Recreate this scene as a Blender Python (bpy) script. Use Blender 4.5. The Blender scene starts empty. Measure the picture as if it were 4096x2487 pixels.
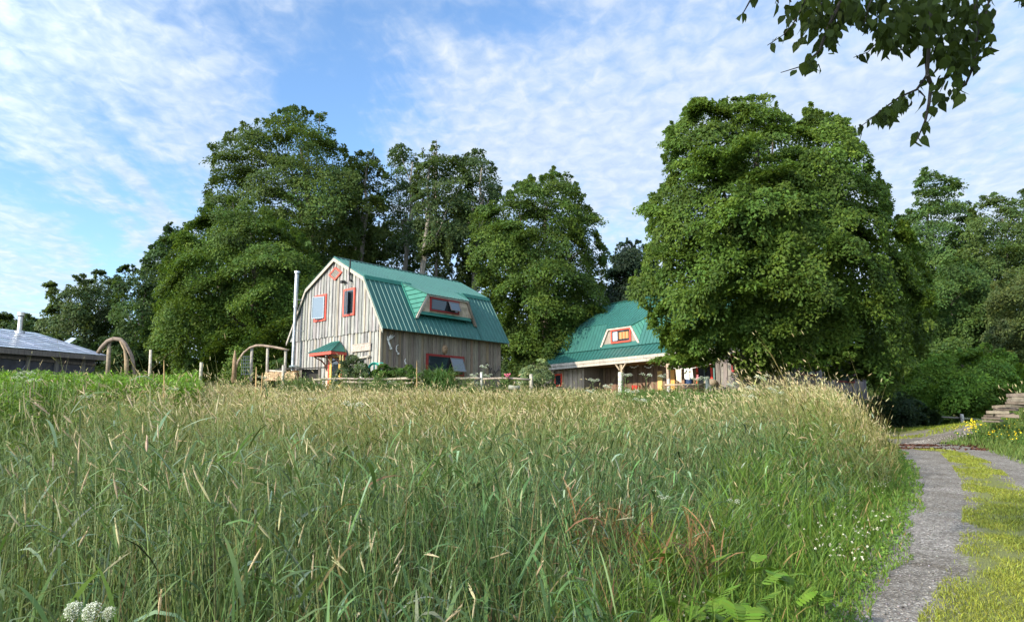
SKY_BASE = .78
SKY_TINT = (.80, .91, .99, 1)
EXPOSURE = 1.10
SKY_BLOBS = [(1350, 420, 260, 330, -.2, -1.2), (1000, 60, 500, 150, 0, -.45), (1900, 20, 500, 110, 0, -.6), (640, 720, 420, 110, -.55, -.75),
             (330, 900, 520, 75, -.55, -.85), (300, 200, 600, 260, -.5, .25), (420, 720, 560, 75, -.5, .45), (2900, 250, 1000, 500, 0, .25),
             (3400, 800, 1200, 400, 0, .45), (2200, 620, 500, 200, 0, .4), (3400, 20, 500, 160, 0, -.25)]
import bpy, math, random
import numpy as np
from mathutils import Vector
random.seed(7); rng = np.random.default_rng(7)
D2R = math.radians
scn = bpy.context.scene; COL = scn.collection
NP = np.array
UP = NP([0, 0, 1.0])

# ------------------------------------------------------------------ camera
EZ = 1.6; FPX = 2950.0
PITCH = math.atan((1708.8 - 1243.5) / FPX); CP, SP = math.cos(PITCH), math.sin(PITCH)
cam = bpy.data.cameras.new('camera'); cam_o = bpy.data.objects.new('camera', cam); COL.objects.link(cam_o)
cam.sensor_width = 36; cam.lens = FPX / 4096 * 36; cam.clip_end = 5000; cam.clip_start = 0.05
cam_o.location = (0, 0, EZ); cam_o.rotation_euler = (math.pi / 2 + PITCH, 0, 0)
scn.camera = cam_o

def ray(px, py):
    X = (px - 2048) / FPX; U = -(py - 1243.5) / FPX
    return NP([X, CP - U * SP, SP + U * CP])
def at(px, py, Y):                       # photograph pixel + distance -> point of the place
    r = ray(px, py); return r * (Y / r[1]) + NP([0, 0, EZ])
def hit(px, py, P0, n):
    r = ray(px, py); O = NP([0, 0, EZ]); return O + r * (np.dot(P0 - O, n) / np.dot(r, n))

# ------------------------------------------------------------------ mesh helpers
def finish(me, cols, mats, midx=None, smooth=False):
    for m in mats: me.materials.append(m)
    if midx is not None: me.polygons.foreach_set('material_index', np.asarray(midx, dtype=np.int32))
    if cols is not None:
        a = me.attributes.new('col', 'FLOAT_COLOR', 'CORNER')
        tot = np.empty(len(me.polygons), dtype=np.int32); me.polygons.foreach_get('loop_total', tot)
        c = np.ones((len(cols), 4), dtype=np.float32); c[:, :3] = cols
        a.data.foreach_set('color', np.repeat(c, tot, axis=0).ravel())
    if smooth: me.polygons.foreach_set('use_smooth', np.ones(len(me.polygons), dtype=bool))
    me.update(calc_edges=True)

def np_mesh(name, V, F, cols, mats, parent=None, midx=None, smooth=False):
    me = bpy.data.meshes.new(name); k = F.shape[1]; n = len(F)
    me.vertices.add(len(V)); me.vertices.foreach_set('co', np.ascontiguousarray(V, dtype=np.float32).ravel())
    me.loops.add(n * k); me.loops.foreach_set('vertex_index', np.ascontiguousarray(F, dtype=np.int32).ravel())
    me.polygons.add(n); me.polygons.foreach_set('loop_start', np.arange(0, n * k, k, dtype=np.int32))
    me.polygons.foreach_set('loop_total', np.full(n, k, dtype=np.int32))
    finish(me, cols, mats, midx, smooth)
    o = bpy.data.objects.new(name, me); COL.objects.link(o)
    if parent is not None: o.parent = parent
    return o

class MB:
    """collects solids; build() links them as one mesh"""
    def __init__(s, frame=None):
        s.v = []; s.f = []; s.c = []; s.m = []; s.fr = frame
    def pt(s, p):
        if s.fr is None: return tuple(p)
        O, a, b, c = s.fr
        return tuple(O + a * p[0] + b * p[1] + c * p[2])
    def add(s, vs, fs, col=(.5, .5, .5), m=0):
        n = len(s.v); s.v += [s.pt(p) for p in vs]
        for f in fs: s.f.append([n + i for i in f]); s.c.append(col); s.m.append(m)
    def box(s, a, b, col=(.5, .5, .5), m=0):
        (x0, y0, z0), (x1, y1, z1) = a, b
        s.add([(x0, y0, z0), (x1, y0, z0), (x1, y1, z0), (x0, y1, z0), (x0, y0, z1), (x1, y0, z1), (x1, y1, z1), (x0, y1, z1)],
              [(0, 3, 2, 1), (4, 5, 6, 7), (0, 1, 5, 4), (1, 2, 6, 5), (2, 3, 7, 6), (3, 0, 4, 7)], col, m)
    def prism(s, poly, ax, lo, hi, col=(.5, .5, .5), m=0):
        """poly in the two axes other than ax, extruded lo..hi along ax"""
        def mk(p, t):
            q = list(p); q.insert(ax, t); return tuple(q)
        n = len(poly)
        s.add([mk(p, lo) for p in poly] + [mk(p, hi) for p in poly],
              [tuple(range(n))[::-1], tuple(range(n, 2 * n))] + [(i, (i + 1) % n, n + (i + 1) % n, n + i) for i in range(n)], col, m)
    def slab(s, quad, th, col=(.5, .5, .5), m=0):
        """quad (4 points) thickened along its normal"""
        q = [NP(p, dtype=float) for p in quad]; n = np.cross(q[1] - q[0], q[2] - q[0]); n /= np.linalg.norm(n)
        s.add([tuple(p) for p in q] + [tuple(p - n * th) for p in q],
              [(0, 1, 2, 3), (7, 6, 5, 4), (0, 4, 5, 1), (1, 5, 6, 2), (2, 6, 7, 3), (3, 7, 4, 0)], col, m)
    def tube(s, pts, rad, n=8, col=(.5, .5, .5), m=0, caps=True, wob=0.0):
        P = [NP(p, dtype=float) for p in pts]; k = len(P)
        if not hasattr(rad, '__len__'): rad = [rad] * k
        vs = []; ref = NP([.3, .5, .81])
        for i in range(k):
            t = P[min(i + 1, k - 1)] - P[max(i - 1, 0)]; t /= (np.linalg.norm(t) + 1e-9)
            a = np.cross(t, ref)
            if np.linalg.norm(a) < .15: a = np.cross(t, NP([1., 0, 0]))
            a /= np.linalg.norm(a); b = np.cross(t, a)
            for j in range(n):
                w = 2 * math.pi * j / n; r = rad[i] * (1 + wob * random.uniform(-1, 1))
                vs.append(tuple(P[i] + (a * math.cos(w) + b * math.sin(w)) * r))
        fs = [(i * n + j, i * n + (j + 1) % n, (i + 1) * n + (j + 1) % n, (i + 1) * n + j) for i in range(k - 1) for j in range(n)]
        if caps: fs += [tuple(range(n))[::-1], tuple(range((k - 1) * n, k * n))]
        s.add(vs, fs, col, m)
    def lathe(s, prof, c=(0, 0, 0), n=16, col=(.5, .5, .5), m=0):
        vs = []
        for r, z in prof:
            for j in range(n):
                w = 2 * math.pi * j / n; vs.append((c[0] + r * math.cos(w), c[1] + r * math.sin(w), c[2] + z))
        k = len(prof)
        fs = [(i * n + j, i * n + (j + 1) % n, (i + 1) * n + (j + 1) % n, (i + 1) * n + j) for i in range(k - 1) for j in range(n)]
        fs += [tuple(range(n))[::-1], tuple(range((k - 1) * n, k * n))]
        s.add(vs, fs, col, m)
    def build(s, name, mats, parent=None, smooth=False, origin=None):
        if not isinstance(mats, (list, tuple)): mats = [mats]
        me = bpy.data.meshes.new(name); me.from_pydata(s.v, [], s.f)
        finish(me, s.c, mats, s.m, smooth)
        o = bpy.data.objects.new(name, me); COL.objects.link(o)
        if parent is not None: o.parent = parent
        return o

def tag(o, label=None, cat=None, group=None, kind=None):
    if label: o['label'] = label
    if cat: o['category'] = cat
    if group: o['group'] = group
    if kind: o['kind'] = kind
    return o
def thing(name, label, cat, group=None):
    """an Empty for a thing; settle() moves it to the base of its parts at the end"""
    o = bpy.data.objects.new(name, None); COL.objects.link(o); o.empty_display_size = .3
    return tag(o, label, cat, group)

# ------------------------------------------------------------------ materials
def nodes(m):
    m.use_nodes = True; nt = m.node_tree
    for n in list(nt.nodes): nt.nodes.remove(n)
    out = nt.nodes.new('ShaderNodeOutputMaterial'); return nt, out
def N(nt, t, **kw):
    n = nt.nodes.new('ShaderNode' + t)
    for k, v in kw.items():
        if k in ('operation', 'blend_type', 'data_type', 'attribute_name', 'noise_dimensions', 'feature', 'interpolation_type', 'clamp', 'use_clamp', 'color_mode', 'label'): setattr(n, k, v)
        else: n.inputs[k].default_value = v
    return n
def ramp(nt, src, stops):
    r = nt.nodes.new('ShaderNodeValToRGB'); e = r.color_ramp.elements
    while len(e) < len(stops): e.new(.5)
    for i, (p, c) in enumerate(stops):
        e[i].position = p; e[i].color = (*c, 1) if len(c) == 3 else c
    nt.links.new(src, r.inputs[0]); return r
def surf(name, rough=.8, spec=.3, scale=(6, 6, 6), amt=.25, detail=6, bump=0.0, metal=0.0, tint=None, coat=0, stain=0):
    """painted / wooden / metal surface: base colour from the face colour, broken up by stretched noise"""
    m = bpy.data.materials.new(name); nt, out = nodes(m); L = nt.links.new
    a = N(nt, 'Attribute', attribute_name='col'); b = N(nt, 'BsdfPrincipled', Roughness=rough, Metallic=metal)
    b.inputs['Specular IOR Level'].default_value = spec; b.inputs['Coat Weight'].default_value = coat
    tc = N(nt, 'TexCoord'); mp = N(nt, 'Mapping'); mp.inputs['Scale'].default_value = scale
    L(tc.outputs['Object'], mp.inputs[0]); no = N(nt, 'TexNoise', Scale=1.0, Detail=detail, Roughness=.65); L(mp.outputs[0], no.inputs['Vector'])
    r = ramp(nt, no.outputs['Fac'], [(.25, (1 - amt * 1.6,) * 3), (.5, (1,) * 3), (.8, (1 + amt * .8,) * 3)])
    mx = N(nt, 'Mix', data_type='RGBA', blend_type='MULTIPLY'); mx.inputs['Factor'].default_value = 1
    L(a.outputs['Color'], mx.inputs['A']); L(r.outputs[0], mx.inputs['B']); c = mx.outputs['Result']
    if stain:
        n2 = N(nt, 'TexNoise', Scale=.9, Detail=5, Roughness=.7); L(tc.outputs['Object'], n2.inputs['Vector'])
        r2 = ramp(nt, n2.outputs['Fac'], [(.35, (1 - stain, 1 - stain, 1 - stain * .9)), (.62, (1, 1, 1))])
        m2 = N(nt, 'Mix', data_type='RGBA', blend_type='MULTIPLY'); m2.inputs['Factor'].default_value = 1
        L(c, m2.inputs['A']); L(r2.outputs[0], m2.inputs['B']); c = m2.outputs['Result']
    L(c, b.inputs['Base Color'])
    if bump:
        bp = N(nt, 'Bump', Strength=bump, Distance=.02); L(no.outputs['Fac'], bp.inputs['Height']); L(bp.outputs[0], b.inputs['Normal'])
    L(b.outputs[0], out.inputs[0]); return m
def leafmat(name, trans=.3, rough=.6, spec=.18):
    m = bpy.data.materials.new(name); nt, out = nodes(m); L = nt.links.new
    a = N(nt, 'Attribute', attribute_name='col')
    b = N(nt, 'BsdfPrincipled', Roughness=rough); b.inputs['Specular IOR Level'].default_value = spec
    t = N(nt, 'BsdfTranslucent'); g = N(nt, 'Gamma', Gamma=.85); L(a.outputs['Color'], g.inputs[0])
    hs = N(nt, 'Mix', data_type='RGBA', blend_type='MULTIPLY'); hs.inputs['Factor'].default_value = 1
    hs.inputs['B'].default_value = (1.0, 1.0, .45, 1); L(g.outputs[0], hs.inputs['A']); L(hs.outputs['Result'], t.inputs[0])
    L(a.outputs['Color'], b.inputs['Base Color'])
    x = N(nt, 'MixShader', Fac=trans); L(b.outputs[0], x.inputs[1]); L(t.outputs[0], x.inputs[2]); L(x.outputs[0], out.inputs[0]); return m
M_WOOD = surf('weathered_boards', .9, .15, (26, 26, 2.2), .36, 9, .35, stain=.2)
M_LOG = surf('bare_logs', .85, .2, (9, 9, 9), .4, 6, .3)
M_ROOF = surf('green_steel', .48, .4, (5, 5, .8), .14, 7, stain=.14)
M_PAINT = surf('red_paint', .6, .35, (14, 14, 14), .22, 6, .1)
M_STEEL = surf('bright_steel', .42, .5, (9, 9, 2.5), .35, 6, metal=1.0, stain=.2)
M_DULL = surf('dull_black', .7, .2, (8, 8, 8), .3)
M_CLOTH = surf('cotton_cloth', .95, .1, (18, 18, 5), .15, 5, .3)
M_SHING = surf('cedar_shingles', .85, .2, (16, 16, 5), .35, 6, .3)
M_TIN = surf('galvanised_sheet', .3, .5, (.9, 3.5, 2), .35, 7, .25, metal=.75)
M_BARK = surf('tree_bark', .9, .15, (7, 7, 2), .5, 7, .6)
M_LEAF = leafmat('tree_leaves', .38)
M_LEAFD = leafmat('near_leaves', .35, .6, .10)
M_GRASS = leafmat('grass_blades', .3, .5, .22)
M_HEAD = leafmat('seed_heads', .25, .8, .1)
M_PETAL = leafmat('petals', .25, .7, .2)
M_STONE = surf('stones', .9, .2, (5, 5, 5), .3)
def glassmat(name, col=(.02, .025, .03), rough=.03, ior=1.9):
    m = bpy.data.materials.new(name); nt, out = nodes(m)
    b = N(nt, 'BsdfPrincipled', Roughness=rough); b.inputs['Base Color'].default_value = (*col, 1)
    b.inputs['Specular IOR Level'].default_value = .5; b.inputs['IOR'].default_value = ior
    no = N(nt, 'TexNoise', Scale=.9, Detail=1); bp = N(nt, 'Bump', Strength=.06, Distance=.2); tc = N(nt, 'TexCoord')
    nt.links.new(tc.outputs['Object'], no.inputs['Vector']); nt.links.new(no.outputs['Fac'], bp.inputs['Height'])
    nt.links.new(bp.outputs[0], b.inputs['Normal']); nt.links.new(b.outputs[0], out.inputs[0]); return m
M_GLASS = glassmat('window_glass', ior=1.65); M_PALE = glassmat('sash_glass', (.05, .075, .09), .06, 2.1)
M_FILM = surf('plastic_film', .45, .4, (1.5, 1.5, .6), .5, 5)

# ------------------------------------------------------------------ light
SUN_EL = 25.0; sh = NP([-.80, -.62]); sh /= np.linalg.norm(sh)
sun_dir = NP([sh[0] * math.cos(D2R(SUN_EL)), sh[1] * math.cos(D2R(SUN_EL)), math.sin(D2R(SUN_EL))])
sl = bpy.data.lights.new('sun', 'SUN'); sl.energy = 3.5; sl.angle = D2R(.6); sl.color = (1, .90, .74)
so = bpy.data.objects.new('sun', sl); COL.objects.link(so)
so.rotation_euler = Vector(sun_dir).to_track_quat('Z', 'Y').to_euler(); so.location = (-30, -20, 30)

w = bpy.data.worlds.new('World'); scn.world = w; w.use_nodes = True; nt = w.node_tree
for n in list(nt.nodes): nt.nodes.remove(n)
L = nt.links.new
wo = nt.nodes.new('ShaderNodeOutputWorld'); bg = nt.nodes.new('ShaderNodeBackground'); L(bg.outputs[0], wo.inputs[0])
sky = nt.nodes.new('ShaderNodeTexSky'); sky.sky_type = 'NISHITA'; sky.sun_disc = False
sky.sun_elevation = D2R(SUN_EL); sky.sun_rotation = math.atan2(sun_dir[0], sun_dir[1]); sky.air_density = 1.0; sky.dust_density = .3; sky.ozone_density = 2.2
bg.inputs['Strength'].default_value = .15
tc = N(nt, 'TexCoord'); sep = N(nt, 'SeparateXYZ'); L(tc.outputs['Generated'], sep.inputs[0])
def M(op, a, b=None, c=None):
    n = N(nt, 'Math', operation=op)
    for i, x in enumerate((a, b, c)):
        if x is None: continue
        if isinstance(x, (int, float)): n.inputs[i].default_value = x
        else: L(x, n.inputs[i])
    return n.outputs[0]
X_, Y_, Z_ = sep.outputs
den = M('MAXIMUM', M('ABSOLUTE', Y_), .08)
u = M('DIVIDE', X_, den); v = M('DIVIDE', Z_, den)
zz = M('ADD', M('MAXIMUM', Z_, 0), .10)
P_ = N(nt, 'CombineXYZ'); L(M('DIVIDE', X_, zz), P_.inputs[0]); L(M('DIVIDE', Y_, zz), P_.inputs[1])
def noise(vec, scale, detail, rough=.6, dist=0, sc=(1, 1, 1), rot=0):
    mp = N(nt, 'Mapping'); mp.inputs['Scale'].default_value = sc; mp.inputs['Rotation'].default_value = (0, 0, rot)
    L(vec, mp.inputs[0]); n = N(nt, 'TexNoise', Scale=scale, Detail=detail, Roughness=rough, Distortion=dist); L(mp.outputs[0], n.inputs['Vector']); return n.outputs['Fac']
nbig = noise(P_.outputs[0], .9, 5, .6, .6)
nstr = noise(P_.outputs[0], 1.5, 7, .62, .8, (1, .42, 1), D2R(-35))
ncel = noise(P_.outputs[0], 19.0, 4, .55, .4, (1, .78, 1), D2R(20))
nfin = noise(P_.outputs[0], 5.0, 6, .65, .5, (1, .6, 1), D2R(-30))
# warp the layout so that no edge is smooth
uw = M('ADD', u, M('MULTIPLY', M('SUBTRACT', nstr, .5), .30)); vw = M('ADD', v, M('MULTIPLY', M('SUBTRACT', nbig, .5), .30))
def blob(px, py, rx, ry, ang, amp):
    r = ray(px, py); u0, v0 = r[0] / r[1], r[2] / r[1]; ca, sa = math.cos(ang), math.sin(ang)
    du = M('SUBTRACT', uw, u0); dv = M('SUBTRACT', vw, v0)
    a = M('ADD', M('MULTIPLY', du, ca), M('MULTIPLY', dv, sa)); b = M('SUBTRACT', M('MULTIPLY', dv, ca), M('MULTIPLY', du, sa))
    q = M('ADD', M('POWER', M('MULTIPLY', a, FPX / rx), 2), M('POWER', M('MULTIPLY', b, FPX / ry), 2))
    return M('MULTIPLY', M('EXPONENT', M('MULTIPLY', q, -1)), amp)
cov = None
for bl in SKY_BLOBS:
    t = blob(*bl); cov = t if cov is None else M('ADD', cov, t)
dens = M('ADD', M('ADD', cov, SKY_BASE), M('MULTIPLY', M('SUBTRACT', nstr, .5), 1.5))
dens = M('ADD', dens, M('MULTIPLY', M('SUBTRACT', ncel, .5), .85))
dens = M('ADD', dens, M('MULTIPLY', M('SUBTRACT', nfin, .5), .8))
mr = N(nt, 'MapRange', interpolation_type='SMOOTHSTEP'); L(dens, mr.inputs[0]); mr.inputs[1].default_value = .0; mr.inputs[2].default_value = 1.25
ccol = ramp(nt, M('ADD', M('MULTIPLY', ncel, .6), M('MULTIPLY', nbig, .4)), [(.3, (1.6, 2.1, 2.9)), (.5, (2.2, 2.6, 3.15)), (.68, (2.9, 3.1, 3.4))])
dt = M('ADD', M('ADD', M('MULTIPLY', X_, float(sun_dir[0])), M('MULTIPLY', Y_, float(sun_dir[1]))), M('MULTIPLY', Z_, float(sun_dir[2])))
bo = M('ADD', M('MULTIPLY', M('POWER', M('MAXIMUM', M('MULTIPLY', M('ADD', dt, .15), .87), 0), 2), 4.6), 1.0)   # unseen clouds towards the sun brightened, added as fill for shaded parts
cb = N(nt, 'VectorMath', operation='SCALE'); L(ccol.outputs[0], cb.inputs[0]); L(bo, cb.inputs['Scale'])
tint = N(nt, 'Mix', data_type='RGBA', blend_type='MULTIPLY'); tint.inputs['Factor'].default_value = 1
L(sky.outputs[0], tint.inputs['A']); tint.inputs['B'].default_value = SKY_TINT
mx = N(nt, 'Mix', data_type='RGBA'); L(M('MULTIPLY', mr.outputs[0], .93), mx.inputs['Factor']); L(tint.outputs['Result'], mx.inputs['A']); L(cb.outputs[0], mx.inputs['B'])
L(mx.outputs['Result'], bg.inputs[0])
vs = scn.view_settings; vs.view_transform = 'Standard'; vs.look = 'None'; vs.gamma = 1; vs.use_curve_mapping = False; vs.exposure = EXPOSURE
scn.render.engine = 'CYCLES'
scn.cycles.max_bounces = 8; scn.cycles.diffuse_bounces = 3; scn.cycles.transmission_bounces = 6; scn.cycles.transparent_max_bounces = 4
# ------------------------------------------------------------------ terrain
def sstep(t): t = np.clip(t, 0, 1); return t * t * (3 - 2 * t)
ROADZ = lambda y: np.interp(y, [-30, 0, 35, 45, 70, 120, 400], [-.9, 0, 1.57, 1.75, 4.2, 10, 30])
MEADZ = lambda y: np.interp(y, [-40, 0, 4, 10, 22, 30, 36, 46, 70, 120, 400], [-2.5, -.02, .12, .70, 1.95, 2.80, 3.12, 3.5, 6.0, 12, 32])
def road_px(px, py):                     # where the sight line meets the road surface
    r = ray(px, py); t = EZ / (.045 * r[1] - r[2]); return r[0] * t, r[1] * t
EDGE_L = sorted([road_px(*q)[::-1] for q in [(3425, 2487), (3510, 2300), (3605, 2150), (3655, 2000), (3662, 1900), (3600, 1815), (3545, 1765), (3500, 1735), (3480, 1717)]])
EDGE_L = [(-30, -9.5), (-8, -3.2), (0, -.3)] + [tuple(e) for e in EDGE_L]
EDGE_L += [(EDGE_L[-1][0] + 30, EDGE_L[-1][1] + 22)]
STRIP_L = sorted([road_px(q[0] + 38, q[1])[::-1] for q in [(3700, 2487), (3800, 2300), (3845, 2150), (3850, 2000), (3830, 1920), (3780, 1850), (3740, 1812)]])
STRIP_R = sorted([road_px(*q)[::-1] for q in [(4250, 2300), (4180, 2150), (4120, 2000), (4030, 1920), (3940, 1850), (3850, 1812)]])
EDGE_R = sorted([road_px(*q)[::-1] for q in [(4700, 2300), (4420, 2050), (4180, 1900), (4010, 1830), (3900, 1790), (3700, 1772)]])
def curve(pts):
    ys = NP([p[0] for p in pts]); xs = NP([p[1] for p in pts])
    return lambda y: np.interp(y, ys, xs)
xL, sL, sR = curve(EDGE_L), curve([(-30, -7)] + STRIP_L), curve([(-30, -5)] + STRIP_R)
xR = curve([(-30, -4.3), (0, 3.9)] + EDGE_R)
def G(x, y):
    x = np.asarray(x, float); y = np.asarray(y, float)
    zr, zm = ROADZ(y), MEADZ(y)
    d = xL(y) - x
    z = zr + (zm - zr) * sstep(d / (3.2 - 1.2 * sstep((y - 9) / 6)))
    dr = x - xR(np.minimum(y, 24)) ; z = z + sstep((dr - .3) / 4) * .8 * sstep((34 - y) / 10)
    z = z + .045 * np.sin(x * .9 + 1.3 * np.sin(y * .7)) * sstep((d - 2) / 3) + .03 * np.sin(y * 1.7 + x) * sstep((d - 2) / 3)
    return z
def gz(x, y): return float(G(x, y))
def sheet(name, xs, ys, zoff, mat, colf, kind='structure'):
    X, Y = np.meshgrid(xs, ys); Z = G(X, Y) + zoff
    V = np.stack([X, Y, Z], -1).reshape(-1, 3); nx, ny = len(xs), len(ys)
    i = (np.arange(ny - 1)[:, None] * nx + np.arange(nx - 1)[None]).ravel()
    F = np.stack([i, i + 1, i + nx + 1, i + nx], 1)
    return tag(np_mesh(name, V, F, colf, [mat], smooth=True), kind=kind)
m = bpy.data.materials.new('soil_and_thatch'); nt, out = nodes(m); L = nt.links.new
b = N(nt, 'BsdfPrincipled', Roughness=.95); tc = N(nt, 'TexCoord'); no = N(nt, 'TexNoise', Scale=.8, Detail=9, Roughness=.7); L(tc.outputs['Object'], no.inputs['Vector'])
r = ramp(nt, no.outputs['Fac'], [(.3, (.028, .035, .012)), (.5, (.05, .07, .02)), (.7, (.10, .12, .035))]); L(r.outputs[0], b.inputs['Base Color'])
n2 = N(nt, 'TexNoise', Scale=25, Detail=5); L(tc.outputs['Object'], n2.inputs['Vector']); bp = N(nt, 'Bump', Strength=.7, Distance=.05); L(n2.outputs['Fac'], bp.inputs['Height']); L(bp.outputs[0], b.inputs['Normal'])
L(b.outputs[0], out.inputs[0]); M_SOIL = m
def spaced(a, b, c, d, n1, n2):          # fine in b..c, coarse outside
    return np.unique(np.round(np.concatenate([np.linspace(a, b, n2), np.arange(b, c, n1), np.linspace(c, d, n2)]), 3))
sheet('ground', spaced(-700, -32, 34, 700, .4, 24), spaced(-60, -6, 50, 900, .4, 24), -.03, M_SOIL, None)

# road: gravel with a mossy crown; the mask of the crown is carried by the mesh
ys = np.arange(-8, 33.6, .15); NU = 40; V = []; col = []
for y in ys:
    a, b_ = float(xL(y)) - .25, float(xR(y)) + .25
    if y > 24.4: b_ = max(b_, a + 12)
    for i in range(NU):
        x = a + (b_ - a) * i / (NU - 1); V.append((x, y, gz(x, y) + .012))
        s1, s2 = float(sL(y)), float(sR(y)); g_ = 0.0
        if y < 24: g_ = max(0, min(1, (x - s1) / .7 + .5)) * max(0, min(1, (s2 - x) / .7 + .5)) * (1 - sstep((y - 21.5) / 1.8))
        if y > 26.5: g_ = float(sstep((y - 27) / 2.0)) * .9
        col.append(g_)
V = NP(V); ny = len(ys); i = (np.arange(ny - 1)[:, None] * NU + np.arange(NU - 1)[None]).ravel()
F = np.stack([i, i + 1, i + NU + 1, i + NU], 1); col = NP(col); fc = col[F].mean(1)
m = bpy.data.materials.new('gravel_and_moss'); nt, out = nodes(m); L = nt.links.new
b = N(nt, 'BsdfPrincipled', Roughness=.9); tc = N(nt, 'TexCoord')
vo = N(nt, 'TexVoronoi', Scale=48, Randomness=1.0); L(tc.outputs['Object'], vo.inputs['Vector'])
no = N(nt, 'TexNoise', Scale=1.3, Detail=8, Roughness=.65); L(tc.outputs['Object'], no.inputs['Vector'])
nf = N(nt, 'TexNoise', Scale=30, Detail=6, Roughness=.7); L(tc.outputs['Object'], nf.inputs['Vector'])
sv = N(nt, 'SeparateColor'); L(vo.outputs['Color'], sv.inputs[0])
r1 = ramp(nt, sv.outputs[0], [(0, (.085, .073, .060)), (.5, (.165, .146, .123)), (.85, (.25, .226, .195)), (1, (.40, .37, .33))])
r2 = ramp(nt, no.outputs['Fac'], [(.3, (.55, .50, .43)), (.5, (.95, .94, .92)), (.7, (1.25, 1.25, 1.27))])
mm = N(nt, 'Mix', data_type='RGBA', blend_type='MULTIPLY'); mm.inputs['Factor'].default_value = 1; L(r1.outputs[0], mm.inputs['A']); L(r2.outputs[0], mm.inputs['B'])
a = N(nt, 'Attribute', attribute_name='col'); sa = N(nt, 'SeparateColor'); L(a.outputs['Color'], sa.inputs[0])
ad = N(nt, 'Math', operation='ADD'); L(sa.outputs[0], ad.inputs[0]); L(nf.outputs['Fac'], ad.inputs[1]); ad2 = N(nt, 'Math', operation='ADD'); L(ad.outputs[0], ad2.inputs[0]); L(no.outputs['Fac'], ad2.inputs[1])
r3 = ramp(nt, ad2.outputs[0], [(0, (0, 0, 0)), (.5, (0, 0, 0)), (.60, (1, 1, 1))])
md = N(nt, 'Math', operation='DIVIDE'); md.inputs[1].default_value = 2.9; L(ad2.outputs[0], md.inputs[0]); L(md.outputs[0], r3.inputs[0])
r4 = ramp(nt, nf.outputs['Fac'], [(.3, (.08, .09, .025)), (.7, (.18, .19, .04))])
m2 = N(nt, 'Mix', data_type='RGBA'); L(r3.outputs[0], m2.inputs['Factor']); L(mm.outputs['Result'], m2.inputs['A']); L(r4.outputs[0], m2.inputs['B'])
L(m2.outputs['Result'], b.inputs['Base Color']); bp = N(nt, 'Bump', Strength=.8, Distance=.02); L(vo.outputs['Distance'], bp.inputs['Height']); L(bp.outputs[0], b.inputs['Normal'])
L(b.outputs[0], out.inputs[0])
tag(np_mesh('gravel_road', V, F, np.repeat(fc[:, None], 3, 1), [m], smooth=True), kind='structure')

# ------------------------------------------------------------------ colour picks
def jit(c, a=.15):
    k = 1 + random.uniform(-a, a); return tuple(max(0, x * k * (1 + random.uniform(-.04, .04))) for x in c)
GREY = (.30, .29, .262); GREYD = (.24, .20, .16); BROWN = (.20, .15, .11)
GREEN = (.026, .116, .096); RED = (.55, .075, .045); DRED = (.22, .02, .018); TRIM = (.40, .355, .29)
def woodcol(base, a=.2):
    c = jit(base, a); q = random.random()
    if q < .12: c = tuple(x * .72 for x in c)
    elif q < .2: c = (c[0] * 1.1, c[1] * 1.0, c[2] * .86)
    return c

def boards(mb, axis, lo, hi, zb, ztop, base, face, width=.15, th=.025, side=-1, wav=0.0):
    """vertical board and batten cladding; axis 0: along s at fixed l=face, axis 1: along l at fixed s=face; ztop is a function"""
    t = lo; k = 0
    while t < hi - 1e-6:
        w_ = min(width * random.uniform(.85, 1.2), hi - t); off = (.0, .028)[k % 2] + random.uniform(0, .008)
        a0, a1 = t + .009, t + w_ - .009; e0, e1 = ztop(a0), ztop(a1); zb_ = zb + random.uniform(-wav, wav)
        f0, f1 = face, face + side * (th + off)
        d0, d1 = min(f0, f1), max(f0, f1); c = woodcol(base)
        if axis == 0:
            vs = [(a0, d0, zb_), (a1, d0, zb_), (a1, d1, zb_), (a0, d1, zb_), (a0, d0, e0), (a1, d0, e1), (a1, d1, e1), (a0, d1, e0)]
        else:
            vs = [(d0, a0, zb_), (d1, a0, zb_), (d1, a1, zb_), (d0, a1, zb_), (d0, a0, e0), (d1, a0, e0), (d1, a1, e1), (d0, a1, e1)]
        mb.add(vs, [(0, 3, 2, 1), (4, 5, 6, 7), (0, 1, 5, 4), (1, 2, 6, 5), (2, 3, 7, 6), (3, 0, 4, 7)], c)
        t += w_; k += 1

def roof_slope(mb, P00, P01, P10, P11, rib=.26, th=.05, col=GREEN, skip=None, ribh=.028):
    """metal roofing: P00-P01 the lower edge, P10-P11 the upper; ribs run up the slope"""
    P00, P01, P10, P11 = [NP(p, dtype=float) for p in (P00, P01, P10, P11)]
    mb.slab([P00, P01, P11, P10], th, col)
    n = np.cross(P01 - P00, P10 - P00); n /= np.linalg.norm(n)
    Lw = np.linalg.norm(P01 - P00); k = max(2, int(round(Lw / rib)))
    for i in range(k + 1):
        f = i / k; a, b_ = P00 + (P01 - P00) * f, P10 + (P11 - P10) * f
        u_ = (P01 - P00) / Lw
        w0, w1 = .026, .010
        q = [a - u_ * w0, a + u_ * w0, a + u_ * w1 + n * ribh, a - u_ * w1 + n * ribh, b_ - u_ * w0, b_ + u_ * w0, b_ + u_ * w1 + n * ribh, b_ - u_ * w1 + n * ribh]
        mb.add([tuple(x) for x in q], [(0, 1, 2, 3), (1, 5, 6, 2), (2, 6, 7, 3), (3, 7, 4, 0), (5, 4, 7, 6)], jit(col, .03))

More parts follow.
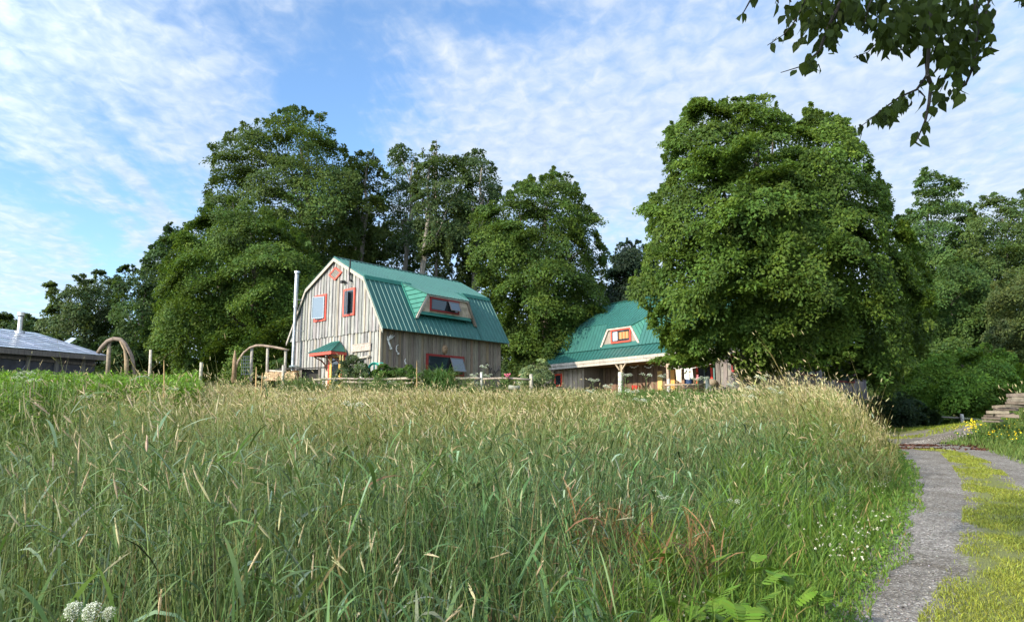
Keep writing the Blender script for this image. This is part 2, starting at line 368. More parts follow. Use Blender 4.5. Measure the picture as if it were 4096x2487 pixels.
# ------------------------------------------------------------------ barn
yaw = -.736
g = NP([math.cos(yaw), math.sin(yaw), 0]); l = NP([-math.sin(yaw), math.cos(yaw), 0]); BO = NP([-8.453, 34.659, 4.286 + EZ])
BF = (BO, g, l, UP)                      # barn frame: s across the gable, l along the length, z from the eave
W_, KW, KH, RH, LN = 3.9, 2.37, 2.545, 3.79, 8.071
WS = 3.52; ZB = -2.95
barn = thing('gambrel_barn', 'grey board barn with green gambrel roof and tall steel stovepipe, standing alone on the rise', 'barn')
def prof(s, dz=0.0):
    s = abs(s); return (KH + (RH - KH) * (1 - s / KW) if s < KW else KH * (1 - (s - KW) / (W_ - KW))) + dz
core = MB(BF)
core.prism([(-WS, ZB), (WS, ZB), (WS, .35), (KW - .08, KH - .2), (0, RH - .18), (-KW + .08, KH - .2), (-WS, .35)], 1, .08, LN - .3, GREYD)
core.build('inner_wall', M_WOOD, barn)
gw = MB(BF)
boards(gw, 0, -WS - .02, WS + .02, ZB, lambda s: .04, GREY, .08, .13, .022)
boards(gw, 0, -WS - .3, WS + .28, -.04, lambda s: max(.05, prof(s, -.14)), GREY, .03, .13, .022, wav=.03)
gw.build('gable_wall', M_WOOD, barn)
sw = MB(BF)
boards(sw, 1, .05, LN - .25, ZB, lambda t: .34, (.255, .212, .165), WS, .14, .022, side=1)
sw.box((WS - .02, -.0, ZB), (WS + .07, .09, .1), woodcol(TRIM))
sw.build('side_wall', M_WOOD, barn)
bk = MB(BF); boards(bk, 1, .05, LN - .25, ZB, lambda t: .34, GREYD, -WS, .15, .022, side=-1)
boards(bk, 0, -WS, WS, ZB, lambda s: prof(s, -.16), GREYD, LN - .28, .15, .022, side=1); bk.build('back_wall', M_WOOD, barn)
# roof
DL0, DL1, DF = 2.74, 5.42, 3.46          # dormer: top edge along l, plane of its front
rf = MB(BF); l0, l1 = -.12, LN
cut = NP([KW, 0, KH]); e_ = NP([W_, 0, 0])
def low(s, t):  # point of the steep slope at distance s
    f = (s - KW) / (W_ - KW); return (s, t, KH * (1 - f))
roof_slope(rf, (W_, l0, 0), (W_, 2.05, 0), low(KW, l0), low(KW, 2.05))
roof_slope(rf, (W_, 2.05, 0), (W_, 6.06, 0), low(3.18, 2.05), low(3.18, 6.06))
roof_slope(rf, (W_, 6.06, 0), (W_, l1, 0), low(KW, 6.06), low(KW, l1))
roof_slope(rf, (KW + .05, l0, KH - .03), (KW + .05, l1, KH - .03), (0, l0, RH), (0, l1, RH))
roof_slope(rf, (-W_, l1, 0), (-W_, l0, 0), (-KW, l1, KH), (-KW, l0, KH))
roof_slope(rf, (-KW - .05, l1, KH - .03), (-KW - .05, l0, KH - .03), (0, l1, RH), (0, l0, RH))
rf.prism([(-.17, RH - .055), (0, RH + .035), (.17, RH - .055), (.15, RH - .075), (0, RH + .01), (-.15, RH - .075)], 1, l0 - .01, l1 + .01, (.008, .05, .035))
rf.slab([(KW - .10, l0 - .01, KH + .075), (KW + .035, l0 - .01, KH - .01), (KW + .035, 2.72, KH - .01), (KW - .10, 2.72, KH + .075)][::-1], .012, (.012, .13, .09))
rf.slab([(KW + .05, l0 - .01, KH + .02), (KW + .14, l0 - .01, KH - .17), (KW + .14, 2.05, KH - .17), (KW + .05, 2.05, KH + .02)][::-1], .012, (.012, .13, .09))
rf.slab([(KW + .05, 6.06, KH + .02), (KW + .14, 6.06, KH - .17), (KW + .14, l1 + .01, KH - .17), (KW + .05, l1 + .01, KH + .02)][::-1], .012, (.012, .13, .09))
roof = rf.build('roof', M_ROOF, barn)
# verge boards on the gable
vb = MB(BF)
for sgn in (1, -1):
    for (a, b_) in (((0, RH), (KW, KH)), ((KW, KH), (W_, 0))):
        q = [(a[0] * sgn, a[1] - .05), (b_[0] * sgn, b_[1] - .05), (b_[0] * sgn - .0 * sgn, b_[1] - .21), (a[0] * sgn, a[1] - .22)]
        vb.prism(q if sgn > 0 else q[::-1], 1, l0 - .035, l0 + .015 + (.003 if a[0] == 0 else 0), woodcol(TRIM, .05))
        q2 = [(a[0] * sgn, a[1] - .052), (b_[0] * sgn, b_[1] - .052), (b_[0] * sgn, b_[1] - .17), (a[0] * sgn, a[1] - .17)]
        vb.prism(q2 if sgn > 0 else q2[::-1], 1, LN - .04, LN - .005, TRIM)
vb.box((WS + .09, l0 + .05, -.02), (W_ - .02, LN - .05, .012), BROWN)
vb.build('verge_board', M_WOOD, barn)
# dormer
dm = MB(BF); zt, zb_ = 1.98, 1.10
s_roof = lambda z: W_ - (W_ - KW) * z / KH
A = lambda s, t, z: (s, t, z)
dr = MB(BF)
ze = KH - .03 + .02; roof_slope(dr, (DF + .12, DL0 - .04, zt - .05), (DF + .12, DL1 + .04, zt - .05), (KW - .05, DL0 - .04, ze + .03), (KW - .05, DL1 + .04, ze + .03), th=.04)
for a0, a1, sg_ in ((DL0 - .042, 2.03, -1), (DL1 + .042, 6.08, 1)):
    t3 = [(DF + .12, a0, zt - .05), (KW - .02, a1, ze + .01), (KW - .02, a0, ze + .012)]; dr.add(t3 if sg_ > 0 else t3[::-1], [(0, 1, 2)], GREEN)
    for k in (1, 2):
        f = k / 3; tt = a0 + (a1 - a0) * f; dr.tube([(KW - .02, tt, ze + .025), (KW - .02 + (DF + .14 - KW) * (1 - f), tt, ze + .02 + (zt - .05 - ze) * (1 - f))], .016, 4, GREEN)
    dr.tube([(DF + .12, a0, zt - .04), (KW, a1, ze + .01)], .028, 5, (.02, .12, .085))
# sloping cheeks, running from the trapezoid edge back to the steep roof
cl = [(DF, 2.09, .74), (DF, DL0, zt), (KW, DL0, KH + .02), (3.2, 2.02, 1.17)]
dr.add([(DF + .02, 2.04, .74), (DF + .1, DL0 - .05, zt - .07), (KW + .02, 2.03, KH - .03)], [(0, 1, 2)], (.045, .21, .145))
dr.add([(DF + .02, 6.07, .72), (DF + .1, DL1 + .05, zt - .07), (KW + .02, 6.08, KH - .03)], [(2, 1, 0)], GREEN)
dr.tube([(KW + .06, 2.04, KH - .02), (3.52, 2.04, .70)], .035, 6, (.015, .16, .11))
K_, T_, B_ = NP([KW + .02, 2.02, KH - .03]), NP([DF + .1, DL0 - .06, zt - .07]), NP([DF + .02, 2.03, .74])
for k in range(1, 8):                    # ribs on the left cheek, parallel and rising towards the front
    f = k / 8; p0 = K_ + (B_ - K_) * f; dv = T_ - (K_ * .55 + B_ * .45)
    if f < .45: q_ = f / .45; p1 = K_ + (T_ - K_) * q_
    else: q_ = (f - .45) / .55; p1 = T_ + (B_ - T_) * q_
    dr.tube([p0 + NP([0, -.008, 0]), p1 + NP([0, -.008, 0])], .014, 4, (.010, .09, .062))
dr.slab([(DF + .03, 2.4, zb_ - .0), (DF + .03, 5.6, zb_ - .0), (DF + .14, 5.62, zb_ - .17), (DF + .14, 2.3, zb_ - .17)][::-1], .02, (.012, .13, .09))
dr.build('dormer_roof', M_ROOF, roof)
df = MB(BF); z = zb_; row = 0
while z < zt - .12:                      # shingle courses
    t0 = 2.09 + (z - .74) * (DL0 - 2.09) / (zt - .74); t1 = 6.02 - (z - .72) * (6.02 - DL1) / (zt - .72); t = t0 + .03
    while t < t1 - .03:
        w_ = min(random.uniform(.09, .17), t1 - .02 - t); hh = min(.17, zt - z)
        df.box((DF - .05, t + .003, z), (DF + .012 + random.uniform(0, .012), t + w_ - .003, z + hh - .006), jit((.42, .34, .25), .18)); t += w_
    z += .165; row += 1
df.build('dormer_front', M_SHING, roof)
dt = MB(BF)
dt.prism([(DL0 - .05, zt - .015), (DL1 + .05, zt - .015), (DL1 + .03, zt - .13), (DL0 - .03, zt - .13)], 0, DF + .02, DF + .1, TRIM)
dt.prism([(2.05, .72), (2.17, .72), (DL0 + .08, zt - .133), (DL0 - .05, zt - .133)], 0, DF - .02, DF + .1, TRIM)
dt.prism([(6.06, .70), (5.94, .70), (DL1 - .08, zt - .133), (DL1 + .05, zt - .133)], 0, DF - .02, DF + .1, (.2, .16, .12))
dt.build('dormer_trim', M_WOOD, roof)

def window(parent, F, axis, face, side, a0, a1, z0, z1, col, fw=.07, opens=None, split=None, pane=True, name='window', inner=(.02, .02, .02), sashes=True):
    """a framed window; axis as for boards. frame > pane, sash"""
    def bx(mb, t0, t1, q0, q1, d0, d1, c, m=0):
        f0, f1 = sorted((face + side * d0, face + side * d1))
        if axis == 0: mb.box((t0, f0, q0), (t1, f1, q1), c, m)
        else: mb.box((f0, t0, q0), (f1, t1, q1), c, m)
    fr = MB(F); D = .075
    bx(fr, a0 - fw, a1 + fw, z1, z1 + fw, .0, D, jit(col, .06)); bx(fr, a0 - fw, a1 + fw, z0 - fw, z0, .0, D, jit(col, .06))
    bx(fr, a0 - fw, a0, z0, z1, .0, D - .004, jit(col, .06)); bx(fr, a1, a1 + fw, z0, z1, .0, D - .004, jit(col, .06))
    fo = fr.build(name, M_PAINT, parent)
    ps = MB(F); bx(ps, a0, a1, z0, z1, .05, .058, (.02, .02, .02)); po = ps.build('pane', M_GLASS, fo)
    if sashes:
        sa = MB(F); s_ = .03
        for q in ([(a0, a1)] if split is None else [(a0, split), (split, a1)]):
            bx(sa, q[0], q[0] + s_, z0, z1, .058, .068, inner); bx(sa, q[1] - s_, q[1], z0, z1, .058, .068, inner)
            bx(sa, q[0] + s_, q[1] - s_, z0, z0 + s_, .058, .067, inner); bx(sa, q[0] + s_, q[1] - s_, z1 - s_, z1, .058, .067, inner)
        sa.build('sash', M_PAINT, fo)
    return fo
w1 = window(barn, BF, 0, .0, -1, -1.52, -.70, .87, 2.0, RED, .085)
# left gable window: casement hung open on its left side
oc = MB(BF); a = D2R(20)
def casement(mb, F, hx, hz0, hz1, wd, ang, sgn, l_face, colr=(.55, .57, .58)):
    dx, dl = math.cos(ang) * sgn, -math.sin(ang)
    p = lambda t, z_, o=0: (hx + dx * t, l_face + dl * t - o, z_)
    for (t0, t1, q0, q1) in ((0, .04, hz0, hz1), (wd - .04, wd, hz0, hz1), (.04, wd - .04, hz0, hz0 + .04), (.04, wd - .04, hz1 - .04, hz1)):
        mb.add([p(t0, q0), p(t1, q0), p(t1, q1), p(t0, q1), p(t0, q0, .03), p(t1, q0, .03), p(t1, q1, .03), p(t0, q1, .03)],
               [(0, 1, 2, 3), (7, 6, 5, 4), (0, 4, 5, 1), (1, 5, 6, 2), (2, 6, 7, 3), (3, 7, 4, 0)], colr, 0)
    q4 = [p(.04, hz0 + .04, .012), p(wd - .04, hz0 + .04, .012), p(wd - .04, hz1 - .04, .012), p(.04, hz1 - .04, .012)]; mb.add(q4, [(0, 1, 2, 3)], (.3, .4, .5), 1)
casement(oc, BF, -.72, .90, 1.96, .70, D2R(20), -1, -.09, (.28, .33, .36))
oc.build('casement', [M_PAINT, M_PALE], w1)
w2 = window(barn, BF, 0, .0, -1, .85, 1.58, .90, 2.02, RED, .085, inner=(.12, .12, .12))
oc = MB(BF); casement(oc, BF, 1.08, .93, 1.98, .34, D2R(38), 1, -.09, (.45, .42, .38)); oc.build('casement', [M_PAINT, M_PALE], w2)
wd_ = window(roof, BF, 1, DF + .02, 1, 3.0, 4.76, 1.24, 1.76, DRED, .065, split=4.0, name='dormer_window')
oc = MB(BF)
def awning(mb, t0, t1, zt_, h, ang, s0):
    ca, sa = math.cos(ang), math.sin(ang); p = lambda t, q, o=0: (s0 + sa * q + o * ca, t, zt_ - ca * q + o * sa)
    for (a, b_, q0, q1) in ((t0, t0 + .035, 0, h), (t1 - .035, t1, 0, h), (t0 + .035, t1 - .035, 0, .035), (t0 + .035, t1 - .035, h - .035, h)):
        mb.add([p(a, q0), p(b_, q0), p(b_, q1), p(a, q1), p(a, q0, .025), p(b_, q0, .025), p(b_, q1, .025), p(a, q1, .025)],
               [(0, 1, 2, 3), (7, 6, 5, 4), (0, 4, 5, 1), (1, 5, 6, 2), (2, 6, 7, 3), (3, 7, 4, 0)], (.16, .13, .12), 0)
    mb.add([p(t0 + .035, .035, .012), p(t1 - .035, .035, .012), p(t1 - .035, h - .035, .012), p(t0 + .035, h - .035, .012)], [(0, 3, 2, 1)], (.3, .4, .5), 1)
awning(oc, 4.06, 4.74, 1.74, .5, D2R(24), DF + .11); oc.build('casement', [M_PAINT, M_PALE], wd_)
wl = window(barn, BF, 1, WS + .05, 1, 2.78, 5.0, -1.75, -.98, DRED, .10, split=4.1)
oc = MB(BF); awning(oc, 4.12, 4.98, -.99, .72, D2R(22), WS + .14); oc.build('casement', [M_PAINT, M_PALE], wl)
# diamond vent
vt = MB(BF); cx, cz, rw, rh_ = .05, 2.97, .56, .33
def dia(k): return [(cx - rw * k, cz), (cx, cz - rh_ * k), (cx + rw * k, cz), (cx, cz + rh_ * k)]
o_, i_ = dia(1.0), dia(.74)
for j in range(4):
    q = [o_[j], o_[(j + 1) % 4], i_[(j + 1) % 4], i_[j]]; vt.prism(q, 1, -.085, -.03, jit(RED, .05))
vo_ = vt.build('gable_vent', M_PAINT, barn)
vb2 = MB(BF); vb2.prism(dia(.76), 1, -.045, -.03, (.03, .028, .025))
k = -.2
while k < .22:
    h = rh_ * .74; wd2 = (1 - abs(k) / h) * rw * .74
    vb2.add([(cx - wd2, -.05, cz + k), (cx + wd2, -.05, cz + k), (cx + wd2, -.075, cz + k - .028), (cx - wd2, -.075, cz + k - .028)], [(0, 1, 2, 3)], (.42, .38, .32)); k += .052
vb2.build('louvres', M_PAINT, vo_)
# floodlight and antenna mast on the gable
fl = MB(BF); fl.box((.74, -.10, 2.42), (.9, -.03, 2.5), (.03, .03, .03)); fl.box((.70, -.22, 2.40), (.84, -.10, 2.52), (.04, .04, .04)); fl.tube([(.9, -.14, 2.5), (1.0, -.2, 2.44)], .045, 8, (.04, .04, .04))
fl.build('floodlight', M_DULL, barn)
an = MB(BF); an.tube([(1.33, -.13, 2.50), (1.33, -.13, 3.45)], .035, 8, (.02, .02, .02)); an.tube([(1.33, -.13, 2.5), (1.42, -.10, 2.42)], .05, 8, (.02, .02, .02)); an.tube([(1.33, -.13, 2.72), (1.33, -.13, 3.12)], .055, 8, (.02, .02, .02))
an.tube([(1.42, -.06, 2.34), (1.50, -.06, 2.34), (1.50, -.06, 2.26), (1.43, -.06, 2.26), (1.43, -.06, 2.2)], .012, 5, (.35, .33, .3)); an.build('antenna_mast', M_DULL, barn)
# stovepipe
sp = MB(BF); sx = -2.86; so_ = -.34
sp.tube([(sx, so_, -1.55), (sx, so_, 1.6)], .083, 14, (.40, .42, .43)); sp.tube([(sx, so_, 1.6), (sx, so_, 3.3)], .105, 14, (.46, .46, .46))
for zz_ in (-.9, -.2, .5, 1.1, 1.6, 2.35, 3.05): sp.tube([(sx, so_, zz_), (sx, so_, zz_ + .03)], .118 if zz_ >= 1.6 else .092, 14, (.42, .42, .42))
pipe = sp.build('stovepipe', M_STEEL, barn, smooth=False)
c_ = MB(BF); c_.tube([(sx, so_, 3.36), (sx, so_, 3.46)], .14, 16, (.75, .75, .75)); c_.tube([(sx, so_, 3.28), (sx, so_, 3.36)], .09, 12, (.1, .1, .1)); c_.build('pipe_cap', M_STEEL, pipe)
for zz_ in (.45, 2.0): c_ = MB(BF); c_.tube([(sx + .1, so_, zz_), (sx + .34, -.03, zz_)], .014, 5, (.6, .6, .6)); c_.build('bracket', M_STEEL, pipe)
c_ = MB(BF); c_.lathe([(.04, -1.22), (.09, -1.24), (.36, -1.34), (.37, -1.36), (.1, -1.34)], (sx + .02, so_, 0), 18, (.45, .5, .48)); c_.build('rain_cone', M_STEEL, pipe)
# door with its little roof
dz0, dz1 = ZB, -.95
dr_ = MB(BF)
for (a, b_, q0, q1) in ((-.02, .12, dz0, dz1), (.70, .84, dz0, dz1), (.12, .70, dz1 - .13, dz1), (.12, .70, dz0, dz0 + .3), (.12, .70, dz0 + .55, dz0 + .68)):
    dr_.box((a, -.13, q0), (b_, -.075, q1), jit((.72, .42, .10), .06))
door = dr_.build('door', M_PAINT, barn)
c_ = MB(BF); c_.box((.12, -.105, dz0 + .3), (.70, -.095, dz1 - .13), (.02, .02, .02)); c_.build('pane', M_GLASS, door)
c_ = MB(BF); c_.tube([(.77, -.13, -2.0), (.77, -.18, -2.0), (.68, -.18, -2.0)], .014, 6, (.6, .6, .6)); c_.build('handle', M_STEEL, door)
fr = MB(BF); fr.box((-.18, -.12, dz0), (-.025, .03, dz1 + .1), jit(RED, .05)); fr.box((.845, -.12, dz0), (.97, .03, dz1 + .1), RED); fr.box((-.025, -.12, dz1 + .004), (.845, .03, dz1 + .1), (.4, .06, .04)); fr.box((-.36, -.10, dz0), (-.183, .05, dz1 + .12), (.55, .44, .32))
fr.build('door_frame', M_PAINT, barn)
ca = MB(BF); x0, x1, yo, zl, zh = -.62, 1.22, -.92, -.86, -.34
ri0, ri1 = .02, .62                      # hipped: ridge against the wall
def ct(*q): return q
faces = [((x0, yo, zl), (x1, yo, zl), (ri1, -.06, zh), (ri0, -.06, zh))]
roof_slope(ca, (x0, yo, zl), (x1, yo, zl), (ri0, -.06, zh), (ri1, -.06, zh), rib=.26, th=.02)
ca.slab([(x1, yo, zl), (x1, -.06, zl), (ri1, -.06, zh)] + [(ri1, -.061, zh)], .02, (.012, .11, .08))
ca.slab([(x0, -.06, zl), (x0, yo, zl), (ri0, -.06, zh)] + [(ri0, -.061, zh)], .02, GREEN)
ca.tube([(x1, yo, zl + .01), (ri1, -.07, zh + .02)], .022, 5, (.012, .13, .09)); ca.tube([(x0, yo, zl + .01), (ri0, -.07, zh + .02)], .022, 5, (.012, .13, .09)); ca.tube([(ri0, -.07, zh + .02), (ri1, -.07, zh + .02)], .022, 5, (.012, .13, .09))
cano = ca.build('canopy', M_ROOF, barn)
ca = MB(BF); ca.box((x0 + .03, yo + .02, zl - .15), (x1 - .03, yo + .05, zl - .015), RED); ca.box((x1 - .06, yo + .053, zl - .15), (x1 - .03, -.05, zl - .015), (.4, .06, .04)); ca.box((x0 + .03, yo + .053, zl - .15), (x0 + .06, -.05, zl - .015), RED)
ca.box((x0 + .063, yo + .053, zl - .06), (x1 - .063, -.05, zl - .03), (.12, .06, .04)); ca.build('fascia', M_PAINT, cano)
for sx_ in (-.27, .91):
    ca = MB(BF); pts = [(sx_, -.84, zl - .17), (sx_, -.70, zl - .24), (sx_, -.42, zl - .34), (sx_, -.22, zl - .52), (sx_, -.12, zl - .78)]
    ca.tube(pts, .035, 6, (.16, .07, .05)); ca.tube([(sx_, -.84, zl - .17), (sx_, -.12, zl - .17)], .03, 6, (.4, .3, .2)); ca.tube([(sx_, -.14, zl - .17), (sx_, -.14, zl - .8)], .03, 6, (.4, .3, .2))
    ca.build('curved_brace', M_PAINT, cano)
# things fixed to the walls
def onwall(mb, name, mats, label, cat, group=None, origin=None):
    o = mb.build(name, mats); tag(o, label, cat, group); return o
sg = MB(BF); sg.box((1.55, -.035, -.86), (2.93, -.0, -.585), (.40, .33, .275)); sg.box((1.53, -.045, -.585), (2.95, .0, -.55), (.36, .31, .25)); sg.box((1.53, -.045, -.895), (2.95, .0, -.86), (.36, .31, .25))
sign = sg.build('sign_board', M_WOOD); tag(sign, 'weathered wooden name board with carved letters on the barn gable, right of the door', 'sign')
sg = MB(BF)
spn = [(1.70, -.68), (1.66, -.635), (1.61, -.65), (1.605, -.69), (1.65, -.72), (1.685, -.755), (1.67, -.80), (1.62, -.81), (1.59, -.77)]
sg.tube([(a, -.04, b_) for a, b_ in spn], .013, 5, (.6, .52, .42))
t = 1.80
while t < 2.86:
    k = random.choice((0, 1, 2)); h0, h1 = -.815, -.635
    sg.tube([(t, -.04, h0), (t, -.04, h1)], .012, 5, (.6, .5, .42))
    if k == 1: sg.tube([(t, -.04, h1), (t + .055, -.04, h1 - .05), (t, -.04, h1 - .09)], .011, 5, (.6, .5, .42))
    if k == 2: sg.tube([(t, -.04, h0), (t + .06, -.04, h1)], .011, 5, (.6, .5, .42))
    t += .115
sg.build('lettering', M_WOOD, sign)
lt = MB(BF)
for zz_, a0, a1 in ((-1.22, 1.72, 2.92), (-1.95, 1.8, 2.9)): lt.tube([(a0, -.05, zz_ - .03), ((a0 + a1) / 2, -.07, zz_ + .02), (a1, -.05, zz_ + .05)], .05, 6, (.38, .34, .28), wob=.15)
for sx_ in (1.84, 2.76): lt.tube([(sx_, -.04, -2.9), (sx_, -.04, -1.1)], .035, 6, (.34, .30, .25), wob=.1)
tag(lt.build('pole_trellis', M_LOG), 'rough grey pole trellis leaning on the barn gable under the name board', 'trellis')
def antler(name, pts_list, rad, label):
    mb = MB(BF)
    for pts, r0, r1 in pts_list:
        n = len(pts); mb.tube([(WS + .1 + p[2] if len(p) > 2 else WS + .1, p[0], p[1]) for p in pts], [r0 + (r1 - r0) * i / (n - 1) for i in range(n)], 7, (.66, .64, .58))
    return tag(mb.build(name, M_STONE, smooth=True), label, 'antler', 'antlers hung on the barn side wall')
antler('moose_antler', [([(.56, -.80), (.50, -.66), (.42, -.52), (.44, -.40)], .05, .035), ([(.44, -.42), (.50, -.30), (.56, -.20)], .05, .012), ([(.44, -.42), (.56, -.32), (.66, -.20)], .05, .012), ([(.44, -.42), (.60, -.36), (.78, -.22)], .05, .012), ([(.42, -.52), (.36, -.42), (.38, -.30)], .035, .012),
       ([(.56, -.80), (.60, -.86)], .065, .05)], 1, 'largest palmate bone-white antler, on the barn side wall nearest the corner')
antler('deer_antler', [([(.98, -1.0), (.90, -.92), (.86, -.80), (.90, -.68), (1.0, -.62)], .03, .014), ([(.98, -1.0), (1.02, -1.06)], .07, .04), ([(.86, -.8), (.96, -.78)], .016, .01)], 1, 'curled white antler with knobbed base, second from the corner on the barn side wall')
antler('small_antler', [([(1.42, -1.42), (1.38, -1.32), (1.42, -1.22)], .03, .012), ([(1.42, -1.42), (1.45, -1.47)], .05, .03)], 1, 'smallest white antler, low on the barn side wall left of the long window')
dk = MB(BF)
for pts in ([(6.62, -1.06), (6.9, -1.35), (7.0, -1.62), (7.02, -1.75)], [(7.62, -1.18), (7.5, -1.40), (7.3, -1.6), (7.02, -1.72)], [(6.78, -1.23), (6.7, -1.05)], [(6.93, -1.45), (7.08, -1.3)], [(7.5, -1.4), (7.66, -1.36)], [(7.34, -1.56), (7.2, -1.4)]):
    dk.tube([(WS + .1, a, b_) for a, b_ in pts], [.03, .022, .018, .012][:len(pts)], 6, (.10, .085, .08))
tag(dk.build('branch_rack', M_BARK), 'dark forked antler rack on the barn side wall near its far end', 'antler', 'antlers hung on the barn side wall')
fm = MB(BF); fc_ = (WS + .05, 3.85, -.60); col_ = (.33, .22, .13)
def disc(r0, d): return [(fc_[0] + d, fc_[1] + r0 * .85 * math.cos(2 * math.pi * i / 20), fc_[2] + r0 * math.sin(2 * math.pi * i / 20)) for i in range(20)]
rings = [(.20, 0), (.20, .03), (.16, .06), (.12, .095), (.05, .12)]
vs = sum([disc(a, b_) for a, b_ in rings], []); fm.add(vs, [(i * 20 + j, i * 20 + (j + 1) % 20, (i + 1) * 20 + (j + 1) % 20, (i + 1) * 20 + j) for i in range(4) for j in range(20)] + [tuple(range(80, 100))], col_)
fm.tube([(fc_[0] + .11, 3.85, -.55), (fc_[0] + .15, 3.85, -.64)], [.02, .035], 6, col_)
for dy in (-.06, .06): fm.tube([(fc_[0] + .10, 3.85 + dy - .03, -.545), (fc_[0] + .115, 3.85 + dy + .03, -.545)], .012, 5, (.08, .05, .03))
fm.tube([(fc_[0] + .10, 3.80, -.70), (fc_[0] + .12, 3.85, -.715), (fc_[0] + .10, 3.90, -.70)], .012, 5, (.08, .05, .03))
for i in range(12):
    a = 2 * math.pi * i / 12; fm.tube([(fc_[0] + .03, fc_[1] + .165 * math.cos(a), fc_[2] + .195 * math.sin(a)), (fc_[0] + .03, fc_[1] + .20 * math.cos(a + .2), fc_[2] + .235 * math.sin(a + .2))], [.02, .008], 5, col_)
tag(fm.build('face_plaque', M_STONE, smooth=True), 'round clay sun-face plaque above the long window of the barn', 'plaque')

# ------------------------------------------------------------------ farmhouse
ha = D2R(38.2); hl = NP([-math.sin(ha), math.cos(ha), 0]); hg = NP([math.cos(ha), math.sin(ha), 0])
HC = at(2860, 1391, 35.0)                # on the porch eave
HE = hit(2188, 1460, HC, -hg); HL = float((HE - HC) @ hl)
PRJ = 1.75
def hl_(q, s): P = hit(q[0], q[1], HC + hg * s, -hg) - HC; return float(P @ hl), float(P[2])
bl, bz = hl_((2194, 1420), PRJ)
def at_end(q): P = hit(q[0], q[1], HC + hl * bl, hl) - HC; return float(P @ hg), float(P[2])
ks, kz = at_end((2227, 1324)); rs, rz = at_end((2326, 1239))
HF = (HC, hg, hl, UP)
print('HOUSE', HC, HL, bl, bz, ks, kz, rs, rz)
def hs(px, py, s):                       # pixel on a plane of constant s -> l, z
    P = hit(px, py, HC + hg * s, -hg) - HC; return float(P @ hl), float(P[2])
hc = hs(3045, 1560, .45)[0]              # l of the right front corner (negative)
HR0 = hc - .35                           # right end of the roof
print('corner l', hc, 'corner world', HC + hl * hc + hg * .45)
HZ = -2.75
house = thing('farmhouse', 'farmhouse with green gambrel roof and covered porch, half hidden by the big maple', 'house')
SB = 2 * rs - PRJ                        # s of the rear eave line
lp0 = hs(2857, 1500, .45)[0]; lp1 = hs(2335, 1500, .45)[0]; lw1 = bl - .3
hw = MB(HF)
hw.prism([(PRJ + .35, HZ), (SB - .3, HZ), (SB - .3, bz), (2 * rs - ks, kz - .15), (rs, rz - .15), (ks, kz - .15), (PRJ + .2, bz + .1), (PRJ + .35, bz - .2)], 1, hc + .1, bl - .25, GREYD)
hw.box((.55, lp1, HZ), (PRJ + .35, lw1 - .03, .0), GREYD); hw.box((.55, hc + .1, HZ), (PRJ + .35, lp0, .05), GREYD)
hw.build('inner_wall', M_WOOD, house)
fw_ = MB(HF)
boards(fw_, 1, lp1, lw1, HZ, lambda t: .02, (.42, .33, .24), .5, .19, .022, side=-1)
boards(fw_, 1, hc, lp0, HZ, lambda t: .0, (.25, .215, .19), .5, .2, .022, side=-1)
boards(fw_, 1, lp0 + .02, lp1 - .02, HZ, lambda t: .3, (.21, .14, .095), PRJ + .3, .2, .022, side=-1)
fw_.box((.5, lp0 - .03, HZ), (PRJ + .3, lp0 - .0, .0), BROWN); fw_.box((.5, lp1, HZ), (PRJ + .3, lp1 + .03, .0), BROWN)
fw_.build('front_wall', M_WOOD, house)
ew = MB(HF)
def hprof(s):
    if s < PRJ: return .1 + (bz - .1) * s / PRJ
    if s > rs: s = 2 * rs - s
    if s < ks: return bz + (kz - bz) * (s - PRJ) / (ks - PRJ)
    return kz + (rz - kz) * (s - ks) / (rs - ks)
boards(ew, 0, .5, SB - .25, HZ, lambda s: hprof(s) - .12, (.22, .20, .20), hc + .05, .19, .022, side=-1)
ew.build('end_wall', M_WOOD, house); ew = MB(HF)
boards(ew, 0, .9, SB - .25, HZ, lambda s: hprof(s) - .12, GREYD, bl - .25, .19, .022, side=1)
ew.build('end_wall', M_WOOD, house); ew = MB(HF)
boards(ew, 0, SB - .25, SB + 2.6, HZ, lambda s: bz - .05 - (s - SB) * .28, (.22, .20, .20), hc + .05, .19, .022, side=-1)
ew.build('end_wall', M_WOOD, house)
lt_ = MB(HF); lt_.box((SB - .29, hc + .1, HZ), (SB + 2.6, hc + 5, bz - .9), GREYD); lt_.slab([(SB + 2.8, hc - .2, bz - .75), (SB + 2.8, hc + 5.2, bz - .75), (SB - .1, hc + 5.2, bz + .06), (SB - .1, hc - .2, bz + .06)], .05, GREEN); lt_.build('lean_to', M_WOOD, house)
hr = MB(HF); r0, r1 = HR0, bl
dn0, dn1 = None, None
def steep(s): return bz + (kz - bz) * (s - PRJ) / (ks - PRJ)
DS = PRJ + .12                           # dormer front plane
dTL, dTR, dBL, dBR = hs(2432, 1310, DS), hs(2528, 1305, DS), hs(2407, 1386, DS), hs(2560, 1372, DS)
print('dormer', dTL, dTR, dBL, dBR)
dl_top1, dl_top0 = dTL[0], dTR[0]; dz_t = (dTL[1] + dTR[1]) / 2; dl_b1, dl_b0 = dBL[0], 2 * (dTR[0] + dTL[0]) / 2 - dBL[0]; dz_b = dBL[1]
def psl(mb, a, b_, ca, cb): roof_slope(mb, a, b_, ca, cb, rib=.26)
psl(hr, (PRJ, r1, bz), (PRJ, dl_b1, bz), (ks, r1, kz), (ks, dl_b1, kz))
psl(hr, (PRJ, dl_b0, bz), (PRJ, r0, bz), (ks, dl_b0, kz), (ks, r0, kz))
hr.slab([(PRJ, dl_b1, bz), (PRJ, dl_b0, bz), (DS + .02, dl_b0, steep(DS + .02)), (DS + .02, dl_b1, steep(DS + .02))], .05, GREEN)
